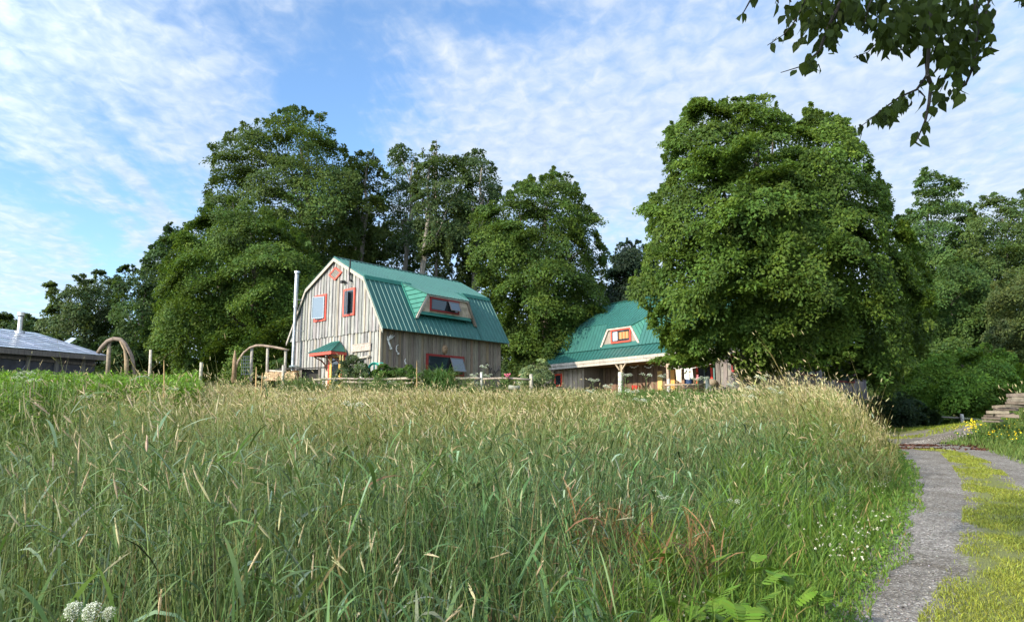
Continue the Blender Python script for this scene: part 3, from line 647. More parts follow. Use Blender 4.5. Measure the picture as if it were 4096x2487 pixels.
psl(hr, (ks - .05, r1, kz - .03), (ks - .05, r0, kz - .03), (rs, r1, rz), (rs, r0, rz))
psl(hr, (2 * rs - ks + .05, r0, kz - .03), (2 * rs - ks + .05, r1, kz - .03), (rs, r0, rz), (rs, r1, rz))
psl(hr, (SB, r0, bz), (SB, r1, bz), (2 * rs - ks, r0, kz), (2 * rs - ks, r1, kz))
hr.tube([(rs, r0, rz + .02), (rs, r1, rz + .02)], .07, 6, (.008, .06, .045))
hroof = hr.build('roof', M_ROOF, house)
pr = MB(HF); el = HL                      # porch roof, hipped at its left end
psl(pr, (-.02, el, .02), (-.02, r0, .02), (PRJ + .06, bl, bz - .03), (PRJ + .06, r0, bz - .03))
pr.slab([(PRJ + .05, bl, bz - .04), (PRJ + .35, bl + .15, bz - .35), (.1, el + .06, -.02), (-.02, el, .02)], .03, GREEN)
pr.build('porch_roof', M_ROOF, hroof)
pf = MB(HF)
z = .0
pf.box((-.05, r0, -.16), (-.01, el, -.005), (.44, .385, .32)); pf.box((-.02, r0, -.33), (.025, el - .05, -.163), (.42, .38, .32))
pf.box((.028, r0, -.30), (PRJ + .3, el - .08, -.24), (.30, .17, .085))
pf.build('fascia', M_WOOD, house)
# dormer of the farmhouse
dd = MB(HF)
back = lambda z_: ks + (rs - ks) * 0
top_s = ks + .55; top_z = kz + (rz - kz) * (.55) / (rs - ks) + .03
tz = dz_t - .02
roof_slope(dd, (DS - .12, dl_top1 + .04, tz), (DS - .12, dl_top0 - .04, tz), (ks + .03, dl_top1 + .04, kz + .05), (ks + .03, dl_top0 - .04, kz + .05), th=.04)
for a0, a1, sg_ in ((dl_top1 + .042, dl_b1 + .04, 1), (dl_top0 - .042, dl_b0 - .04, -1)):
    t3 = [(DS - .12, a0, tz), (ks + .01, a1, kz + .03), (ks + .01, a0, kz + .035)]; dd.add(t3 if sg_ < 0 else t3[::-1], [(0, 1, 2)], GREEN)
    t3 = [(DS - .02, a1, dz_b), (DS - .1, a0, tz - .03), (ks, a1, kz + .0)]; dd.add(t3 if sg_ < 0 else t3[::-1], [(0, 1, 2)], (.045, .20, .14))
    dd.tube([(DS - .12, a0, tz + .01), (ks + .01, a1, kz + .035)], .028, 5, (.02, .12, .085))
    for k in range(1, 5):
        f = k / 5; dd.tube([(DS - .02 + (ks - DS) * f, a1 + .008 * sg_, dz_b + (kz - dz_b) * f), (DS - .1 + (ks - DS + .08) * f, a0 + (a1 - a0) * f + .008 * sg_, tz - .03 + (kz - tz + .03) * f)], .013, 4, (.010, .09, .062))
dd.build('dormer_roof', M_ROOF, hroof)
d2 = MB(HF)
d2.prism([(dl_b1 - .02, dz_b), (dl_b0 + .02, dz_b), (dl_top0, dz_t - .02), (dl_top1, dz_t - .02)], 0, DS, DS + .05, (.30, .25, .2)); d2.build('dormer_front', M_WOOD, hroof)
d2 = MB(HF)
d2.prism([(dl_top1 + .06, dz_t - .01), (dl_top0 - .06, dz_t - .01), (dl_top0 - .0, dz_t - .12), (dl_top1 + .0, dz_t - .12)], 0, DS - .1, DS - .01, (.55, .47, .38))
d2.prism([(dl_b1 + .05, dz_b - .04), (dl_b1 - .08, dz_b - .04), (dl_top1 - .08, dz_t - .123), (dl_top1 + .05, dz_t - .123)], 0, DS - .1, DS - .01, (.55, .47, .38))
d2.prism([(dl_b0 - .05, dz_b - .04), (dl_b0 + .08, dz_b - .04), (dl_top0 + .08, dz_t - .123), (dl_top0 - .05, dz_t - .123)], 0, DS - .1, DS - .01, (.55, .47, .38))
d2.build('dormer_trim', M_WOOD, hroof)
wa, wb_ = hs(2448, 1325, DS - .02), hs(2522, 1360, DS - .02); wl0, wl1 = sorted((wa[0], wb_[0]))
hw_ = window(hroof, HF, 1, DS, -1, wl0 + .03, wl1 - .03, dz_b + .18, dz_t - .2, RED, .09, split=wl0 + (wl1 - wl0) * .62, name='dormer_window')
cu = MB(HF); cw = wl0 + (wl1 - wl0) * .62
for i in range(9):
    t0 = wl0 + .1 + i * (cw - wl0 - .14) / 9; cu.box((DS - .072 - .008 * (i % 2), t0, dz_b + .3), (DS - .060, t0 + (cw - wl0 - .14) / 9, dz_t - .32), ((.42, .20, .08), (.45, .28, .12), (.34, .15, .06))[i % 3])
cu.box((DS - .07, cw + .08, dz_b + .24), (DS - .06, wl1 - .1, dz_t - .27), (.5, .53, .58)); cu.build('curtain', M_CLOTH, hw_)
# windows and doors of the ground floor
def hwin(px0, py0, px1, py1, s, col, nm='window', split=None):
    a, b_ = hs(px0, py0, s), hs(px1, py1, s); lo, hi = sorted((a[0], b_[0])); zl_, zh_ = sorted((a[1], b_[1]))
    return window(house, HF, 1, s, -1, lo, hi, zl_, zh_, col, .08, split=split, name=nm)
hwin(2225, 1540, 2246, 1500, .47, (.75, .07, .03))
hwin(2935, 1480, 2975, 1420, .47, (.30, .035, .025))
a, b_ = hs(2800, 1600, PRJ + .25), hs(2845, 1460, PRJ + .25)
dm_ = MB(HF); lo, hi = sorted((a[0], b_[0])); dm_.box((PRJ + .16, lo - .12, HZ), (PRJ + .24, lo, -.55), (.75, .06, .04)); dm_.box((PRJ + .16, hi, HZ), (PRJ + .24, hi + .12, -.55), (.75, .06, .04)); dm_.box((PRJ + .16, lo, -.66), (PRJ + .24, hi, -.55), (.5, .05, .04))
dfo = dm_.build('glass_door', M_PAINT, house); c_ = MB(HF); c_.box((PRJ + .2, lo, HZ), (PRJ + .21, hi, -.66), (.02, .02, .02)); c_.build('pane', M_GLASS, dfo)
c_ = MB(HF); mid = (lo + hi) / 2; c_.box((PRJ + .17, mid - .03, HZ), (PRJ + .198, mid + .03, -.663), (.1, .14, .13)); c_.build('mullion', M_PAINT, dfo)
def endwin(px0, px1, py):
    P0, P1 = hit(px0, py, HC + hl * hc, hl) - HC, hit(px1, py + 14, HC + hl * hc, hl) - HC
    window(house, HF, 0, hc + .0, -1, float(P0 @ hg), float(P1 @ hg), float(P0[2]) - .12, float(P0[2]) + .75, (.17, .03, .022), .07)
endwin(3190, 3258, 1484); endwin(3347, 3412, 1512)
# downpipe, posts, porch details
c_ = MB(HF); c_.tube([(.40, lp0 - .04, HZ), (.40, lp0 - .04, -.3)], .045, 8, (.10, .19, .17)); c_.build('downpipe', M_PAINT, house)
for q in ((2488, 1470), (2672, 1470)):
    pl = hs(q[0], q[1], .16)[0]; c_ = MB(HF)
    c_.box((.10, pl - .07, HZ), (.24, pl + .07, -.335), jit((.37, .29, .20), .08))
    for sg_ in (-1, 1):
        c_.slab([(.12, pl + sg_ * .085, -.72), (.12, pl + sg_ * .42, -.336), (.12, pl + sg_ * .34, -.336), (.12, pl + sg_ * .085, -.62)][::sg_], .09, (.38, .30, .21))
    c_.build('porch_post', M_LOG, house)
fl_ = MB(HF); fl_.box((.1, lp0 + .02, HZ), (PRJ + .3, lp1 - .02, HZ + .3), (.2, .16, .12)); fl_.build('porch_floor', M_WOOD, house)
bp_ = MB(HF)                             # unpainted boards beside the porch post, in the low sun
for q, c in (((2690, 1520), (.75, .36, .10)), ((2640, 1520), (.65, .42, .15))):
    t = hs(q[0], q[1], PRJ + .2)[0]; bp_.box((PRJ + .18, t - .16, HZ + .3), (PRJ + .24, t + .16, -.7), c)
bp_.build('bare_board', M_PAINT, house)
# ------------------------------------------------------------------ foliage
def inpoly(P, poly):
    x, y = P[:, 0], P[:, 1]; ins = np.zeros(len(P), bool); n = len(poly)
    for i in range(n):
        x0, y0 = poly[i]; x1, y1 = poly[(i + 1) % n]
        c = ((y0 > y) != (y1 > y)) & (x < (x1 - x0) * (y - y0) / (y1 - y0 + 1e-12) + x0); ins ^= c
    return ins
def edgedist(P, poly):
    d = np.full(len(P), 1e9); n = len(poly)
    for i in range(n):
        a, b_ = NP(poly[i]), NP(poly[(i + 1) % n]); ab = b_ - a
        t = np.clip(((P - a) @ ab) / (ab @ ab), 0, 1); d = np.minimum(d, np.linalg.norm(P - a - t[:, None] * ab, axis=1))
    return d
def unit(v): return v / (np.linalg.norm(v, axis=-1, keepdims=True) + 1e-9)
def leaf_cloud(C, Nn, R, nl, size, base, rnd=.2, thick=.16, droop=.35, yel=.25, aspect=.55, flat=1.0, dirj=.45, tone=None, long=1.0):
    """sprays centred C with normals Nn and radii R -> quads of leaves and a colour each"""
    ns = len(C); M_ = ns * nl; c = np.repeat(C, nl, 0); n = np.repeat(Nn, nl, 0); r = np.repeat(R, nl)
    ref = unit(rng.normal(size=(ns, 3))); a = unit(np.cross(Nn, ref)); b = np.cross(Nn, a); a = np.repeat(a, nl, 0); b = np.repeat(b, nl, 0)
    rho = np.sqrt(rng.random(M_)); th = rng.random(M_) * 6.2832
    rad = a * np.cos(th)[:, None] + b * np.sin(th)[:, None]
    p = c + rad * (rho * r)[:, None] * long + n * (rng.normal(size=M_) * thick * r)[:, None]
    p[:, 2] -= droop * r * rho ** 2
    ln = unit(n + rng.normal(size=(M_, 3)) * dirj); d = unit(rad + rng.normal(size=(M_, 3)) * .6); d = unit(d - ln * (d * ln).sum(1, keepdims=True)); d[:, 2] -= .25; d = unit(d)
    sd = unit(np.cross(ln, d)); s = size * (.7 + .6 * rng.random(M_))
    Lh, Wh = (s * .5)[:, None], (s * .5 * aspect)[:, None]
    V = np.stack([p - d * Lh, p + sd * Wh - d * Lh * .15, p + d * Lh - ln * Lh * .2, p - sd * Wh - d * Lh * .15], 1).reshape(-1, 3)
    F = np.arange(M_ * 4).reshape(-1, 4)
    k = (1 + rnd * rng.normal(size=(ns, 1))).repeat(nl, 0) * (1 + .16 * rng.normal(size=(M_, 1)))
    col = NP(base)[None] * np.clip(k, .45, 1.8)
    yy = np.clip(rng.normal(size=(ns, 1)).repeat(nl, 0) * .6 + rng.normal(size=(M_, 1)) * .4, -1, 2) * yel
    col = col * np.concatenate([1 + yy * .9, 1 + yy * .35, 1 - yy * .4], 1)
    if tone is not None: col = col * np.repeat(tone, nl, 0)[:, None]
    return V, F, np.clip(col, .004, .9)

MAPLE = (.060, .105, .016); DARK = (.052, .080, .017); MID = (.062, .100, .020); PALE = (.075, .125, .045); OLIVE = (.075, .098, .024)
def tree(name, label, cat, poly, D, base, base_z=None, nsp=500, nl=45, size=.17, rs_=.55, col=MAPLE, depth=.8, tr=.22, nb=14, bump=1.2, limbs=16, group=None,
         flatn=.5, yel=.25, fill=.25, back=.22, trunk=True, barkc=(.12, .10, .08), rmin=.25, trunkpts=None, thick=.16, dirj=.45, pad=2.3):
    q = NP([at(px, py, D) for px, py in poly]); pl = [(a[0], a[2]) for a in q]
    lo, hi = q[:, [0, 2]].min(0), q[:, [0, 2]].max(0)
    P = lo + (hi - lo) * rng.random((nsp * 9 + 4000, 2)); P = P[inpoly(P, pl)]; d = edgedist(P, pl); R = d.max(); Pe = P[d < rs_ * .55][:int(nsp * .07)]
    keep = d > rs_ * rmin; P, d = P[keep], d[keep]
    if len(P) > nsp: P, d = P[:nsp], d[:nsp]
    n = len(P); pr = rs_ * pad
    # boughs: leafy pads laid over one another like shingles, dark gaps between
    sel = []; dmin = np.full(n, 1e9); order = rng.permutation(n)
    sp_ = pr * .78
    for i in order:
        if dmin[i] < sp_ or (d[i] < pr * .38 and rmin > .2): continue
        sel.append(i); dmin = np.minimum(dmin, np.linalg.norm(P - P[i], axis=1))
    if not sel: sel = [int(order[0])]
    sel = NP(sel); PP, pd = P[sel], d[sel]; m_ = len(sel)
    sd = P[rng.choice(n, nb, replace=nb > n)]; rb = R * (.26 + .26 * rng.random(nb)); so_ = rng.random(nb)
    def depthof(Q, dq):
        pf_ = np.sqrt(np.clip(1 - (1 - np.minimum(dq / R, 1)) ** 2, 0, 1)); dd = np.linalg.norm(Q[:, None] - sd[None], axis=2) / rb[None]
        return R * depth * pf_, (np.sqrt(np.clip(1 - dd ** 2, 0, 1)) * (.35 + so_)[None]).max(1) * pf_ ** .5
    hh, bm = depthof(PP, pd); ypad = -hh - bump * bm + rng.normal(size=m_) * pr * .45
    def place(Q, y):
        C = np.stack([Q[:, 0], D + y, Q[:, 1]], 1); k = 1 + y / D; C[:, 0] *= k; C[:, 2] = EZ + (C[:, 2] - EZ) * k; return C
    pc = place(PP, ypad); cen = NP([P[:, 0].mean(), D, P[:, 1].mean()]); out = unit(pc - cen); prn = unit(UP[None] * (flatn + .12) + out * (1 - flatn) + rng.normal(size=(m_, 3)) * .30)
    nf = int(nsp * (1 - fill - back)); per = max(3, int(round(nf / m_))); ref = unit(rng.normal(size=(m_, 3))); A1 = unit(np.cross(prn, ref)); A2 = np.cross(prn, A1)
    rpd = np.minimum(pr * (.55 + .85 * rng.random(m_)), np.maximum(pd * 1.15, rs_ * .7)); th = rng.random((m_, per)) * 6.2832; rho = np.sqrt(rng.random((m_, per))) * .78
    C1 = pc[:, None] + (A1[:, None] * np.cos(th)[..., None] + A2[:, None] * np.sin(th)[..., None]) * (rho * rpd[:, None])[..., None] + prn[:, None] * (rng.normal(size=(m_, per)) * .10 * rpd[:, None])[..., None]
    C1[..., 2] -= .32 * rpd[:, None] * rho ** 2; C1 = C1.reshape(-1, 3); N1 = np.repeat(prn, per, 0); R1 = np.repeat(np.minimum(rs_, rpd * .7), per) * (.6 + .6 * rng.random(m_ * per))
    tone1 = np.repeat(1 + .16 * rng.normal(size=m_), per)
    n2 = int(nsp * (fill + back)); q2 = rng.integers(0, n, n2); Q2, d2 = P[q2], d[q2]; h2, b2 = depthof(Q2, d2); s2 = rng.random(n2) < fill / (fill + back + 1e-6)
    y2 = np.where(s2, (rng.random(n2) * 1.35 - .75) * h2, h2 * .9); C2 = place(Q2, y2); o2 = unit(C2 - cen); N2 = unit(UP[None] * flatn + o2 * (1 - flatn) + rng.normal(size=(n2, 3)) * .3); R2 = np.minimum(rs_ * (.8 + .7 * rng.random(n2)), np.maximum(d2 * 1.0, rs_ * .45))
    ne = len(Pe); C3 = place(Pe, rng.normal(size=ne) * R * .25 - R * .15); N3 = unit(rng.normal(size=(ne, 3)) + UP[None] * .3); R3 = rs_ * (.22 + .3 * rng.random(ne))
    C = np.concatenate([C1, C2, C3]); nn = np.concatenate([N1, N2, N3]); RR = np.concatenate([R1, R2, R3]); tone = np.concatenate([tone1, np.ones(n2 + ne)]); n = len(C)
    V, F, cc = leaf_cloud(C, nn, RR, nl, size, col, yel=yel, thick=thick, dirj=dirj, tone=np.clip(tone, .6, 1.5), rnd=.12)
    root = thing(name, label, cat, group)
    np_mesh('crown', V, F, cc, [M_LEAF], root)
    if trunk:
        bx, by = base[0], base[1]
        if base_z is None: base_z = gz(bx, by)
        mb = MB(); top = NP([cen[0] * .6 + bx * .4, D, lo[1] + (hi[1] - lo[1]) * .82])
        if trunkpts is None:
            k = 7; pts = [NP([bx, by, base_z - .2])]
            for i in range(1, k + 1):
                f = i / k; p = NP([bx, by, base_z]) * (1 - f) + top * f; pts.append(p + NP([random.uniform(-.2, .2), random.uniform(-.2, .2), 0]))
        else: pts = [NP(p) for p in trunkpts]
        k = len(pts) - 1; rad = [tr * (1.25 if i == 0 else 1) * (1 - .8 * i / k) for i in range(k + 1)]
        mb.tube(pts, rad, 9, barkc, wob=.08)
        for i in range(limbs):
            a = C[random.randrange(n)]; f = random.uniform(.25, .9); j = min(k - 1, int(f * k)); s0 = pts[j] + (pts[j + 1] - pts[j]) * (f * k - j)
            if a[2] < s0[2] + .3: continue
            md = (s0 + a) / 2 + NP([0, 0, -.08 * np.linalg.norm(a - s0)]) + NP([random.uniform(-.3, .3), 0, .4])
            r0_ = tr * (1 - .75 * f) * .5; mb.tube([s0, s0 * .5 + md * .5 + NP([0, 0, .1]), md, a], [r0_, r0_ * .8, r0_ * .55, r0_ * .15], 6, jit(barkc, .15), wob=.1)
        mb.build('trunk', M_BARK, root)
    return root
G_BACK = 'woodland trees behind the buildings'; G_EAST = 'woodland trees beyond the road'; G_WEST = 'young trees behind the low shed'
# the big maple in front of the farmhouse
bm_poly = [(2515, 1185), (2530, 1100), (2600, 1010), (2590, 880), (2565, 810), (2640, 740), (2655, 600), (2665, 500), (2710, 470), (2760, 400), (2800, 372), (2850, 420), (2900, 390), (2985, 362), (3110, 390), (3145, 470), (3200, 480), (3241, 405), (3290, 440), (3390, 478), (3440, 565), (3500, 680), (3545, 735), (3560, 820), (3640, 900), (3690, 1000), (3725, 1100), (3742, 1260), (3720, 1380), (3650, 1440), (3590, 1545), (3500, 1545), (3440, 1450), (3380, 1420), (3200, 1430), (3080, 1440), (2980, 1470), (2880, 1430), (2760, 1415), (2650, 1375), (2600, 1300), (2590, 1240)]
mx_, my_ = at(3005, 1580, 30.0)[:2]
big = tree('maple_tree', 'very large spreading maple with dense yellow-green crown, in front of the farmhouse', 'tree', bm_poly, 30.0, (mx_, my_), None, nsp=3500, nl=78, size=.135, rs_=.50, col=(.068, .116, .016), depth=.72, tr=.42, nb=60, bump=1.5, limbs=30, flatn=.42, yel=.22, fill=.26, back=.12, pad=2.0)
# low boughs of the same maple
def bough(poly, D, n, parent, nl=50, col=(.08, .135, .018), thickness=.5, size=.15, rs_=.34, name='low_bough'):
    q = NP([at(px, py, D) for px, py in poly]); pl = [(a[0], a[2]) for a in q]; lo, hi = q[:, [0, 2]].min(0), q[:, [0, 2]].max(0)
    P = lo + (hi - lo) * rng.random((n * 8 + 500, 2)); P = P[inpoly(P, pl)][:n]
    C = np.stack([P[:, 0], D + rng.normal(size=len(P)) * thickness, P[:, 1]], 1); nn = unit(UP[None] + rng.normal(size=C.shape) * .25 + NP([[0, -.25, 0]]))
    V, F, cc = leaf_cloud(C, nn, rs_ * (.6 + .7 * rng.random(len(P))), nl, size, col, thick=.10, yel=.2)
    return np_mesh(name, V, F, cc, [M_LEAF], parent)
bough([(3100, 1470), (3140, 1430), (3210, 1385), (3330, 1370), (3440, 1395), (3400, 1430), (3330, 1450), (3350, 1480), (3240, 1460), (3180, 1470)], 26.8, 46, big)
bough([(2620, 1480 - 40), (2700, 1400), (2860, 1400), (2850, 1440), (2800, 1455), (2760, 1450)], 27.8, 40, big)
bough([(3300, 1520), (3320, 1460), (3400, 1430), (3500, 1440), (3540, 1500), (3480, 1530), (3400, 1500)], 28.2, 40, big, col=(.06, .105, .018))
bough([(2960, 1500), (3020, 1440), (3100, 1440), (3120, 1480), (3050, 1500)], 29.2, 34, big)
# trees behind the barn
tree('broadleaf_tree', 'tallest dark-topped tree rising behind the barn gable', 'tree', [(826, 830), (822, 770), (850, 700), (838, 600), (860, 555), (910, 535), (981, 478), (1080, 470), (1120, 440), (1160, 412), (1210, 425), (1260, 445), (1305, 440), (1330, 500), (1345, 560), (1400, 615), (1440, 700), (1450, 1000), (1420, 1300), (1250, 1450), (900, 1450), (820, 1000)],
     56, (-15, 57), None, nsp=1900, nl=62, size=.20, rs_=.85, col=(.054, .088, .017), depth=.62, tr=.5, nb=34, bump=1.8, limbs=16, group=G_BACK, flatn=.42, fill=.32, back=.15)
tree('broadleaf_tree', 'broad brighter green tree standing low to the left of the barn', 'tree', [(618, 1440), (600, 1260), (640, 1080), (690, 960), (760, 880), (850, 800), (980, 790), (1100, 850), (1250, 960), (1310, 1080), (1330, 1250), (1290, 1430), (1150, 1520), (900, 1520), (690, 1500)],
     47, (-16.5, 47.5), None, nsp=1900, nl=66, size=.165, rs_=.70, col=(.062, .108, .016), depth=.6, tr=.4, nb=42, bump=1.6, limbs=12, group=G_BACK, flatn=.45, back=.15)
tree('broadleaf_tree', 'small dark tree peeping over the left shoulder of the broad green tree', 'tree', [(555, 1130), (575, 1020), (640, 950), (665, 905), (700, 870), (740, 890), (800, 960), (780, 1200), (700, 1400), (580, 1400), (550, 1250)], 60, (-28.5, 61), None, nsp=420, nl=40, size=.27, rs_=.8, col=(.036, .070, .022), tr=.3, nb=12, group=G_BACK)
mt = [('slim dark tree beside the tallest one, above the barn ridge', [(1340, 720), (1380, 650), (1430, 600), (1490, 600), (1530, 640), (1535, 760), (1560, 950), (1530, 1150), (1380, 1250), (1340, 1000)], 58, (1440, 1100), 420, DARK, (1455, 1480)),
      ('thin-crowned tree with sky showing through, in the middle of the gap above the barn', [(1530, 700), (1560, 580), (1610, 565), (1665, 600), (1690, 700), (1680, 850), (1710, 1050), (1560, 1150), (1530, 900)], 62, (1620, 1100), 210, (.052, .088, .03), (1600, 1480)),
      ('tree with a fully exposed pale straight trunk above the barn ridge', [(1640, 700), (1690, 600), (1740, 560), (1800, 600), (1850, 620), (1890, 700), (1880, 850), (1830, 1000), (1680, 1080), (1650, 900)], 55, (1690, 1100), 330, (.048, .078, .022), (1680, 1480)),
      ('loose-topped tree between the pale trunk and the round tree', [(1830, 680), (1850, 610), (1920, 590), (1975, 650), (2015, 720), (2000, 800), (1950, 900), (1990, 1100), (1850, 1200), (1800, 950)], 60, (1900, 1100), 330, (.046, .078, .024), (1880, 1480))]
for lab, poly, D, tp, n, c, bs in mt:
    bx, by, bz_ = at(bs[0], bs[1], D); pts = [NP([bx, by, gz(bx, by) - .2])] + [at(tp[0] + dx, y_, D - 1.2) for dx, y_ in ((-5, 1200), (0, 1080), (12, 960), (28, 840), (20, 740), (30, 650))]
    tree('slender_tree', lab, 'tree', poly, D, (bx, by), None, nsp=int(n * 1.4), nl=36, size=.22, rs_=.75, col=c, depth=.7, tr=.27, nb=12, bump=1.3, limbs=14, group=G_BACK, trunkpts=pts, barkc=(.20, .18, .15), flatn=.6, fill=.35, back=.3)
tree('dead_topped_tree', 'bare twiggy treetop standing up above the thin crowns', 'tree', [(1700, 640), (1720, 590), (1760, 590), (1780, 660), (1740, 720)], 61, at(1740, 1480, 61)[:2], None, nsp=14, nl=12, size=.2, rs_=.5, col=(.10, .085, .04), depth=.5, tr=.16, nb=4, bump=.3, limbs=46, group=G_BACK,
     trunkpts=[at(1745, y_, 61) for y_ in (1480, 1200, 1000, 850, 700, 600, 560)], barkc=(.20, .17, .15))
tree('broadleaf_tree', 'round green tree between the barn and the farmhouse roofs', 'tree', [(1880, 900), (1900, 830), (1970, 800), (2050, 750), (2110, 700), (2160, 700), (2210, 665), (2290, 700), (2340, 780), (2390, 850), (2400, 950), (2432, 1010), (2420, 1130), (2440, 1250), (2330, 1420), (2250, 1530), (2050, 1530), (2020, 1400), (1950, 1200), (1870, 1050)],
     50, at(2200, 1500, 50)[:2], None, nsp=1700, nl=64, size=.175, rs_=.70, col=(.060, .104, .017), depth=.62, tr=.35, nb=38, bump=1.7, limbs=14, group=G_BACK, flatn=.45, fill=.3, back=.15)
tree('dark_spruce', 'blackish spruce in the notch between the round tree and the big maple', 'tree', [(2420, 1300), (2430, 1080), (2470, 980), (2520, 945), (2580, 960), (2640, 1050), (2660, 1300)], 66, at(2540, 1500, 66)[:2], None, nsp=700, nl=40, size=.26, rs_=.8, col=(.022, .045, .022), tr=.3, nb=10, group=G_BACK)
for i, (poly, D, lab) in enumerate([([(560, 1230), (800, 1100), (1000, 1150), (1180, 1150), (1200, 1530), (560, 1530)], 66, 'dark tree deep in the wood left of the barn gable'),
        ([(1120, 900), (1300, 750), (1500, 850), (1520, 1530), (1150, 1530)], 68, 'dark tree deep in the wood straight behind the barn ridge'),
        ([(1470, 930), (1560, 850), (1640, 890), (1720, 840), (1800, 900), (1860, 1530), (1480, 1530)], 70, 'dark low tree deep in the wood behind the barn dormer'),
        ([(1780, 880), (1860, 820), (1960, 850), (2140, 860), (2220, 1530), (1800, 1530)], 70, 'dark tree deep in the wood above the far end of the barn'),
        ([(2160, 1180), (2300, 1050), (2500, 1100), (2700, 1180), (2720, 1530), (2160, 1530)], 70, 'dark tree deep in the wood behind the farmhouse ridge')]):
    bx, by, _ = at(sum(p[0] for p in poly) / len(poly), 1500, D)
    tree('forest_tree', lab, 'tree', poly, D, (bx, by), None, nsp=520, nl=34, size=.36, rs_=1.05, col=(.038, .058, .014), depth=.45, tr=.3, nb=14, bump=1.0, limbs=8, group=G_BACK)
# young trees on the left
for lab, poly, D, c, nsp in (('pale willowy tree with a ragged tip, leftmost over the shed ridge', [(150, 1400), (165, 1260), (200, 1200), (172, 1140), (205, 1110), (240, 1180), (300, 1110), (345, 1090), (370, 1200), (380, 1400)], 52, (.066, .100, .034), 430),
        ('second willowy tree, grey-green, right of the ragged one', [(330, 1400), (340, 1130), (400, 1075), (450, 1090), (500, 1130), (520, 1400), (430, 1470)], 55, (.048, .080, .028), 420),
        ('dark leafy tree behind the log arch', [(440, 1460), (450, 1150), (480, 1060), (540, 1055), (590, 1120), (650, 1210), (680, 1350), (690, 1490), (540, 1490)], 51, (.042, .078, .020), 480)):
    bx, by, _ = at(sum(p[0] for p in poly) / len(poly), 1480, D)
    tree('young_tree', lab, 'tree', poly, D, (bx, by), None, nsp=nsp, nl=34, size=.20, rs_=.55, col=c, tr=.14, nb=16, bump=.9, limbs=14, group=G_WEST, flatn=.35, rmin=.1)
for lab, poly, D in (('low tree behind the shed chimney, at the left edge', [(-60, 1400), (-20, 1270), (30, 1240), (70, 1265), (120, 1250), (170, 1290), (190, 1400)], 60), ('low tree outside the left edge', [(-420, 1400), (-360, 1250), (-200, 1200), (-100, 1250), (-30, 1400)], 60)):
    bx, by, _ = at(sum(p[0] for p in poly) / len(poly), 1480, D)
    tree('young_tree', lab, 'tree', poly, D, (bx, by), None, nsp=300, nl=34, size=.24, rs_=.6, col=(.050, .086, .024), tr=.14, nb=10, limbs=8, group=G_WEST, flatn=.4, rmin=.1)
# woodland on the right
east = [('ash-like pale tree with the highest top right of the big maple', [(3560, 1000), (3600, 860), (3665, 800), (3660, 720), (3705, 655), (3760, 690), (3810, 695), (3850, 760), (3900, 830), (3950, 1000), (3960, 1300), (3900, 1500), (3700, 1500), (3560, 1400)], 58, (.064, .114, .028), 900, .25, .72, .4),
        ('dark crown right of the ash-like tree, cut by the right edge', [(3850, 900), (3900, 790), (3965, 755), (4040, 790), (4096, 750), (4180, 740), (4300, 850), (4340, 1300), (4100, 1500), (3900, 1450), (3850, 1100)], 55, (.062, .100, .024), 850, .24, .72, .45),
        ('vine-hung dark tree in front of the ash-like tree', [(3640, 1500), (3660, 1200), (3720, 1080), (3800, 1020), (3900, 1040), (3970, 1120), (4010, 1350), (3980, 1560), (3760, 1580)], 50, (.058, .104, .022), 800, .21, .62, .5),
        ('olive tree at the right edge above the lumber pile', [(3950, 1560), (3930, 1350), (3960, 1150), (4040, 1070), (4160, 1040), (4340, 1200), (4360, 1620), (4100, 1640)], 44, (.074, .100, .028), 800, .19, .6, .5),
        ('bright green low beech with level sprays over the rail fence', [(3600, 1590), (3630, 1480), (3700, 1420), (3840, 1390), (3940, 1370), (4050, 1410), (4150, 1500), (4160, 1640), (3960, 1665), (3800, 1640), (3660, 1640)], 39, (.095, .170, .022), 800, .17, .5, .72)]
for lab, poly, D, c, n, sz, rr, fn in east:
    bx, by, _ = at(sum(p[0] for p in poly) / len(poly), 1600, D)
    tree('woodland_tree', lab, 'tree', poly, D, (bx, by), None, nsp=int(n * 1.2), nl=52, size=sz * .85, rs_=rr, col=c, tr=.25, nb=26, bump=1.2, limbs=10, group=G_EAST, flatn=fn * .8, fill=.3)
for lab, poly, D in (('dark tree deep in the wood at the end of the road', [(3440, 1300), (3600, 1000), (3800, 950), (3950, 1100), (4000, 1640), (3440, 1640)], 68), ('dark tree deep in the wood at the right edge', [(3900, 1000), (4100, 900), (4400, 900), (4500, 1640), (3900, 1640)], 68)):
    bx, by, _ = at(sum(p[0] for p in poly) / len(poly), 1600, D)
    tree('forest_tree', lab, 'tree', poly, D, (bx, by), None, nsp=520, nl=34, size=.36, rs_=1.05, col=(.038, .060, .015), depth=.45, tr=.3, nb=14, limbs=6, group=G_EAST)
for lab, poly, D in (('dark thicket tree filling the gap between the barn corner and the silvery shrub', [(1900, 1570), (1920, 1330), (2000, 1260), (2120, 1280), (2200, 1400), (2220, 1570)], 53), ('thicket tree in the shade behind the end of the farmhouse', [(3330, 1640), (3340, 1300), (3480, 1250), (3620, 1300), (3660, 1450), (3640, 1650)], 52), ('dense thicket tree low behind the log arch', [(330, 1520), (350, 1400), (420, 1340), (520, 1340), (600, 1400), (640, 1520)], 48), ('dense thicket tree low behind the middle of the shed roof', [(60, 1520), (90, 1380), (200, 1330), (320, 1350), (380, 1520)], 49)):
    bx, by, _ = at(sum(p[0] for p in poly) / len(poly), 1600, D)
    tree('thicket_tree', lab, 'tree', poly, D, (bx, by), None, nsp=420, nl=36, size=.22, rs_=.65, col=(.040, .074, .020), depth=.5, tr=.15, nb=12, limbs=6, group='thicket trees at the wood edge', rmin=.1)
